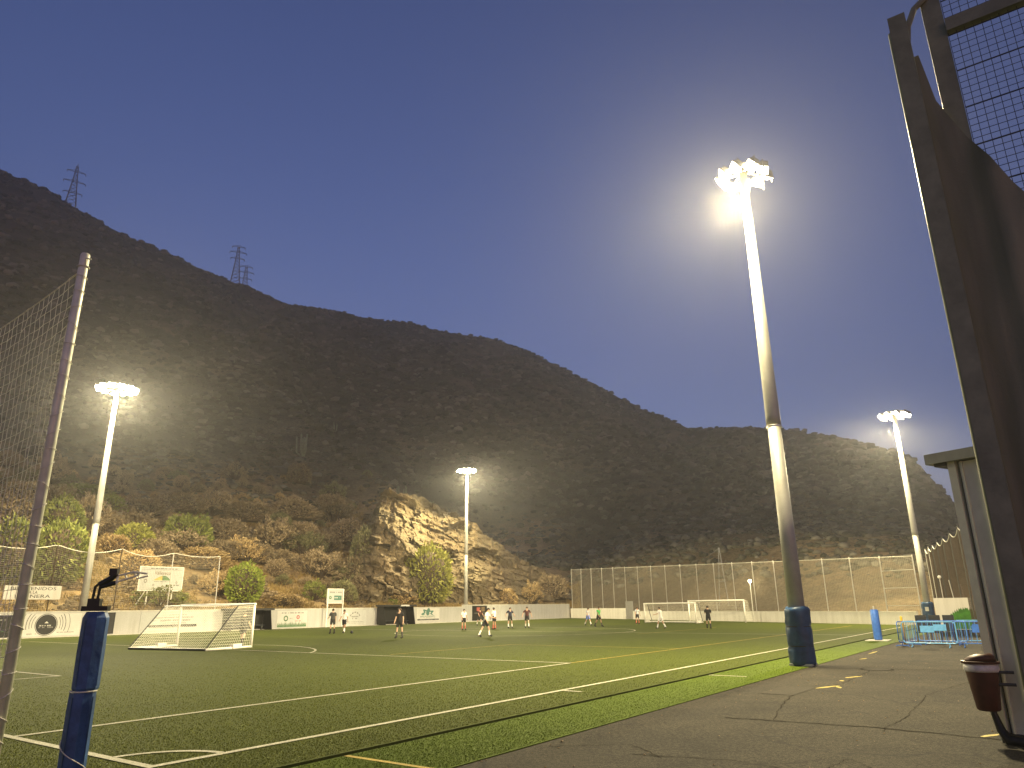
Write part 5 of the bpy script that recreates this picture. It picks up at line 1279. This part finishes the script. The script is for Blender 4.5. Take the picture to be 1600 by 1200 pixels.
for dx in (-.05, .0): br.path([T + rt * dx + UP * .10, T + rt * (dx + .01) + UP * .25, T + rt * (dx + .06) + UP * .30], .016, 6)
br.build('upright', M['steel_black'], o)
br = MB(); A0 = T + UP * .27 + rt * .0
br.path([A0, A0 + rt * .10 + UP * .06, A0 + rt * .16 + UP * .12], .034, 7); br.path([A0 + UP * -.02 + rt * .02, A0 + rt * .16 + UP * .02], .024, 7); br.box(A0 + rt * .13 + UP * .13, .08, .07, .07, (rt, Vector((-rt.y, rt.x, 0)), UP)); br.build('knuckle', M['steel_black'], o)
br = MB(); K = A0 + rt * .17 + UP * .06
br.path([K + UP * .03, K + rt * .16 + UP * .07, K + rt * .30 + UP * .05], .010, 6); br.path([K - UP * .03, K + rt * .15 + UP * .015, K + rt * .22 + UP * .045], .010, 6); br.path([K - UP * .05, K + UP * .05], .014, 6); br.path([K + rt * .16 + UP * .07, K + rt * .20 + UP * .0, K + rt * .31 + UP * .03], .009, 6); br.path([K + rt * .07 + UP * .045, K + rt * .1 - UP * .01], .009, 6); br.build('folded_arm', M['post'], o)
# ---------------------------------------------------------------- right foreground: mesh fence with shade cloth
LF = 5.0
f = thing('shade_fence', fw(LF, -2), 'tall dark steel fence with wire mesh and dark shade cloth at the right edge', 'fence')
MB().lw(LF - .05, LF + .05, .06, .17, -.05, 5.80).build('post', M['fence_steel'], f)
MB().path([fw(LF, .165, z) for z in (0, 2, 4, 5.7)], .022, 8).build('edge_tube', M['fence_steel'], f, True)
MB().lw(LF + .13, LF + .22, -.16, -.04, -.05, 6.6).build('post', M['fence_steel'], f)
MB().lw(LF + .08, LF + .17, -2.6, -2.48, -.05, 6.6).build('post', M['fence_steel'], f)
MB().hexa([fw(LF + .09, -2.5, 5.62), fw(LF + .09, -.161, 5.62), fw(LF + .16, -.161, 5.62), fw(LF + .16, -2.5, 5.62), fw(LF + .09, -2.5, 5.72), fw(LF + .09, -.161, 5.72), fw(LF + .16, -.161, 5.72), fw(LF + .16, -2.5, 5.72)]).build('top_rail', M['fence_steel'], f)
m = MB(); m.path([fw(LF + .04, .09, 5.55), fw(LF + .06, .06, 5.75), fw(LF + .09, .0, 5.9), fw(LF + .12, -.08, 5.98)], .022, 8); m.build('bracket', M['fence_steel'], f)
m = MB()
for k in range(48):
    W = -.165 - k * .05
    if W > -2.48: m.tube(fw(LF + .125, W, 2.0), fw(LF + .125, W, 6.6), .0025, n=4)
for k in range(90):
    z = 2.0 + k * .05
    m.tube(fw(LF + .128, -.165, z), fw(LF + .128, -2.48, z), .0025 if k % 6 else .006, n=4)
m.build('wire_mesh', M['net_dark'], f)
m = MB(); nW, nZ = 60, 36; vs = []
for i in range(nW + 1):
    W = .12 - 2.6 * i / nW; tp = 5.22 + (-2.25) * (max(0, .02 - W)) ** .85 if W < .02 else 5.5
    tp = max(tp, 2.6)
    for j in range(nZ + 1):
        z = .05 + (tp - .05) * j / nZ; fold = .018 * math.sin(W * 34 + .5 * math.sin(z)) + .03 * math.sin(W * 13 + z * .4) + .01 * math.sin(z * 9 + W * 20)
        vs.append(fw(LF + .066 + (fold + .058) * .1 + max(0, .02 - W) * .0 + (fold * .75 if W < .03 else 0), W, z))
A = len(vs); vs2 = [v + EL * .012 for v in vs]
q = [(i * (nZ + 1) + j, (i + 1) * (nZ + 1) + j, (i + 1) * (nZ + 1) + j + 1, i * (nZ + 1) + j + 1) for i in range(nW) for j in range(nZ)]
m.add(vs, q); m.add(vs2, [tuple(reversed(x)) for x in q]); m.build('shade_cloth', M['cloth'], f, True)
for k, W in enumerate((-.35, -.95, -1.55)):
    m = MB(); m.path([fw(LF + .05, W, .1 + j * .4) for j in range(9)], .008, 5); m.build('seam', M['net_dark'], f)
# ---------------------------------------------------------------- grey sheet metal kiosk
C0 = fw(12.35, .80); KD = (EL * -.40 - EW * .92).normalized(); KN = Vector((-KD.y, KD.x, 0)); KN = KN if KN.dot(EL) < 0 else -KN
k_ = thing('kiosk', C0, 'grey corrugated metal kiosk with a flat overhanging roof at the right', 'kiosk'); KH = 3.78; KL = 4.2
ax = (KD, KN, UP)
def kb(mb, s0, s1, n0, n1, z0, z1): return mb.box(C0 + KD * (s0 + s1) / 2 + KN * (n0 + n1) / 2 + UP * (z0 + z1) / 2, s1 - s0, n1 - n0, z1 - z0, ax)
kb(MB(), .0, KL, -2.4, -.06, 0.1, KH).build('shell', M['kiosk_dark'], k_)
kb(MB(), -.02, .09, -.16, .03, .02, KH).build('corner_post', M['kiosk'], k_)
s = .13; i = 0; rk = random.Random(9)
while s < KL - .3:
    w = (.30, .44, .36)[i % 3]; p = kb(MB(), s, s + w, -.058, -.004 - .012 * (i % 2), .12, KH - .02); kb(p, s + .03, s + .055, -.003, .02, .12, KH - .02); kb(p, s + w - .07, s + w - .05, -.003, .012, .12, KH - .02)
    p.build('wall_panel', M['kiosk'], k_); s += w + .022; i += 1
kb(MB(), 0, KL, -.05, .03, .0, .115).build('plinth', M['ink'], k_)
r = kb(MB(), -.26, KL, -2.7, .12, KH + .002, KH + .12).build('roof', M['roof'], k_)
m = kb(MB(), -.28, KL, .122, .14, KH - .01, KH + .14); m.box(C0 + KD * -.275 + KN * -1.3 + UP * (KH + .065), .025, 2.8, .15, ax); sub(m, 'fascia', M['roof'], r, k_)
kb(MB(), -.2, -.03, -1.6, .05, KH - .05, KH).build('soffit', M['kiosk_dark'], k_)
kb(MB(), .62, .70, .021, .06, 2.0, 2.18).build('junction_box', M['ink'], k_)
m = MB(); m.path([C0 + KD * .66 + KN * .03 + UP * .15, C0 + KD * .66 + KN * .03 + UP * 2.0], .014, 6); m.build('conduit', M['galv'], k_)
kb(MB(), .72, 1.0, .021, .035, 1.35, 2.0).build('notice', M['banner_grey'], k_)
# black drain boot at the kiosk corner
d_ = thing('drain_boot', C0 + KN * .12 - KD * .1, 'black curved rubber boot at the foot of the kiosk corner', 'drain pipe'); q = C0 + KN * .12 + KD * .10
m = MB(); m.path([q - KD * .10 + UP * .42, q - KD * .09 + UP * .36, q - KD * .04 + UP * .16, q + KD * .04 + UP * .05, q + KD * .34 + UP * .04], [.045, .04, .055, .075, .06], 10); m.build('boot', M['steel_black'], d_, True)
m = MB(); m.path([q - KD * .105 + UP * .40, q - KD * .11 + UP * .46], [.055, .05], 10); m.build('rim', M['steel_black'], d_, True)
# hanging litter bin
B0 = fw(12.0, .87)
bn = thing('litter_bin', B0 + UP * .42, 'maroon litter bin with a pale bag rim hung on the kiosk corner', 'litter bin')
def ringb(z, rx, ry, n=18): return [B0 + KD * rx * math.cos(2 * math.pi * k / n) + KN * ry * math.sin(2 * math.pi * k / n) + UP * z for k in range(n)]
MB().rings([ringb(.42, .12, .12), ringb(.44, .14, .14), ringb(.9, .195, .195), ringb(.96, .20, .20)]).build('bucket', M['bin'], bn, True)
MB().rings([ringb(.90, .202, .202), ringb(.93, .212, .214), ringb(1.005, .205, .205)]).build('bag_rim', M['bag'], bn, True)
l_ = MB().rings([ringb(1.0, .225, .225), ringb(1.03, .23, .23), ringb(1.032, .2, .2)]).build('lid_ring', M['bin'], bn)
m = MB(); rs = [ringb(1.034, .185, .18), [p + UP * (.025 * k_i) for k_i, p in zip([1 + math.cos(2 * math.pi * q / 18) for q in range(18)], ringb(1.05, .18, .17))], [p + UP * (.03 * k_i) for k_i, p in zip([1 + math.cos(2 * math.pi * q / 18) for q in range(18)], ringb(1.075, .14, .13))], ringb(1.115, .05, .05)]; m.rings(rs); sub(m, 'flap', M['bin'], l_, bn, True)
m = MB(); m.path([B0 + KD * .1 + UP * .75, B0 + KD * .34 - KN * .12 + UP * .75], .02, 8); m.path([B0 + KD * .1 + UP * .9, B0 + KD * .34 - KN * .12 + UP * .9], .02, 8); m.build('mounting_arm', M['dark_tube'], bn)
# ---------------------------------------------------------------- barriers, mural wall and clutter at the far right
def barrier(L, W, rz, mat, plate, label, w=1.9):
    o = thing('crowd_barrier', fw(L, W, 0), label, 'barrier', 'blue crowd barriers', rz); H0 = .17; H1 = 1.0
    m = MB(); c = .1
    m.path([(-w / 2, 0, H0 + c), (-w / 2, 0, H1 - c), (-w / 2 + .03, 0, H1 - .03), (-w / 2 + c, 0, H1), (w / 2 - c, 0, H1), (w / 2 - .03, 0, H1 - .03), (w / 2, 0, H1 - c), (w / 2, 0, H0 + c), (w / 2 - .03, 0, H0 + .03), (w / 2 - c, 0, H0), (-w / 2 + c, 0, H0), (-w / 2 + .03, 0, H0 + .03), (-w / 2, 0, H0 + c)], .02, 7); m.build_local('frame', M[mat], o, True)
    nb = 10
    for k in range(1, nb):
        x = -w / 2 + w * k / nb; MB().tube((x, 0, H0 + .015), (x, 0, H1 - .015), .009, n=5).build_local('bar', M[mat], o)
    if plate: MB().box((-.05, -.014, .72), .5, .012, .26).build_local('plate', M[plate], o)
    for x in (-w / 2 + .3, w / 2 - .3): m = MB(); m.path([(x, 0, H0), (x, 0, .05)], .018, 6); m.path([(x, -.27, .018), (x, -.2, .05), (x, .2, .05), (x, .27, .018)], .018, 6); m.build_local('foot', M[mat], o)
    return o
az_ = -AZ
barrier(35.2, 4.15, az_, 'light_blue', 'light_blue', 'pale blue crowd barrier nearest the turf, front row', 1.95)
barrier(35.6, 2.35, az_ + .03, 'blue', 'blue', 'blue crowd barrier nearest the litter bin, front row', 1.9)
barrier(36.2, 5.1, az_ + 1.35, 'blue', None, 'blue crowd barrier turned side on at the left of the group', 1.9)
barrier(37.3, 3.9, az_ - .15, 'blue', 'light_blue', 'blue crowd barrier in the second row behind the pale blue one', 1.9)
barrier(38.1, 2.5, az_ + .2, 'light_blue', 'blue', 'pale blue crowd barrier in the back row right', 1.9)
for i, (L, W) in enumerate(((39.3, 4.9), (39.4, 4.35), (39.5, 3.8))):      # dark seats stored behind the barriers
    c = thing('bucket_seat', fw(L, W), ('dark plastic seat left of three behind the barriers', 'dark plastic seat in the middle of three behind the barriers', 'dark plastic seat right of three behind the barriers')[i], 'seat', 'stored dark seats')
    m = MB(); m.box(fw(L, W, .46), .44, .46, .06, (EL, EW, UP)); m.build('seat', M['plastic_dark'], c)
    m = MB(); m.box(fw(L + .22, W, .84), .06, .46, .72, (EL, EW, UP)); m.build('backrest', M['plastic_dark'], c)
    for dl in (-.18, .18):
        for dw in (-.19, .19): MB().tube(fw(L + dl, W + dw, 0), fw(L + dl, W + dw, .43), .018, n=6).build('leg', M['dark_tube'], c)
y_ = thing('yellow_post', fw(37.0, 5.35), 'yellow plastic post between the barriers and the far mast', 'post')
MB().path([fw(37.0, 5.35, .04), fw(37.0, 5.35, 1.15), fw(37.0, 5.35, 1.2)], [.06, .055, .03], 10).build('shaft', M['yellow'], y_, True)
MB().path([fw(37.0, 5.35, 0), fw(37.0, 5.35, .04)], [.2, .18], 12).build('foot', M['ink'], y_)
mw = thing('mural_wall', fw(48, 3.6), 'white wall painted with a ragged green bush', 'wall')
MB().lw(48, 48.2, .6, 5.15, .32, 1.98).build('wall_panel', M['white_wall'], mw); MB().lw(48.01, 48.2, .6, 5.12, -.02, .315).build('base', M['black'], mw)
m = MB(); rg = random.Random(6); top = []
n = 34
for k in range(n + 1):
    u = k / n; W = 4.62 - u * 1.75; e_ = math.sin(math.pi * min(1, max(0, u * .96 + .02))) ** .35; top.append(fw(47.992, W, .36 + (1.12 * e_ - rg.uniform(0, .22) * (k % 2))))
m.add([fw(47.992, 4.6, .34), fw(47.992, 2.75, .34)] + top[::-1], [tuple(range(n + 3))]); m.build('painted_bush', M['mural_green'], mw)
for i, (W, zt_, ln) in enumerate(((4.9, 3.1, .0), (4.2, 3.0, .25), (3.7, 2.75, .2), (3.1, 3.2, .3), (2.8, 2.8, .0))):
    p = thing('slim_pole', fw(50.5, W), ('slim pole topped by a round lamp, leftmost above the mural wall', 'slim leaning pole second from left above the mural wall', 'short slim leaning pole, middle one above the mural wall', 'tall slim leaning pole, fourth from left above the mural wall', 'slim pole topped by a round lamp, rightmost above the mural wall')[i], 'pole', 'slim poles behind the mural wall')
    MB().tube(fw(50.5, W, 0), fw(50.5, W + ln, zt_), .028, n=6).build('shaft', M['galv'], p)
    if ln == 0:
        m = MB(); c = fw(50.5, W, zt_ + .08); m.path([c - UP * .09, c - UP * .05, c + UP * .05, c + UP * .09], [.04, .1, .1, .04], 10); m.build('lamp', M['goal_white'], p, True)
# ---------------------------------------------------------------- haze volume added to give the lamps their halos
if HAZE_DENSITY > 0:
    hz = MB(); hz.hexa([(-1250, -60, -1.2), (1250, -60, -1.2), (1250, 1250, -1.2), (-1250, 1250, -1.2), (-1250, -60, 420), (1250, -60, 420), (1250, 1250, 420), (-1250, 1250, 420)])
    m, nt, b = nmat('haze'); nt.nodes.remove(b)
    pv = node(nt, "ShaderNodeVolumePrincipled", i_Density=HAZE_DENSITY, i_Anisotropy=0.7); pv.inputs['Color'].default_value = (.9, .9, .92, 1)
    nt.links.new(pv.outputs[0], nt.nodes["Material Output"].inputs['Volume'])
    hzo = hz.build('haze', m); tag(hzo, 'thin haze added for a soft halo round the floodlights', 'haze', kind='stuff')
for o in list(bpy.data.objects):
    if '_o' in o: del o['_o']
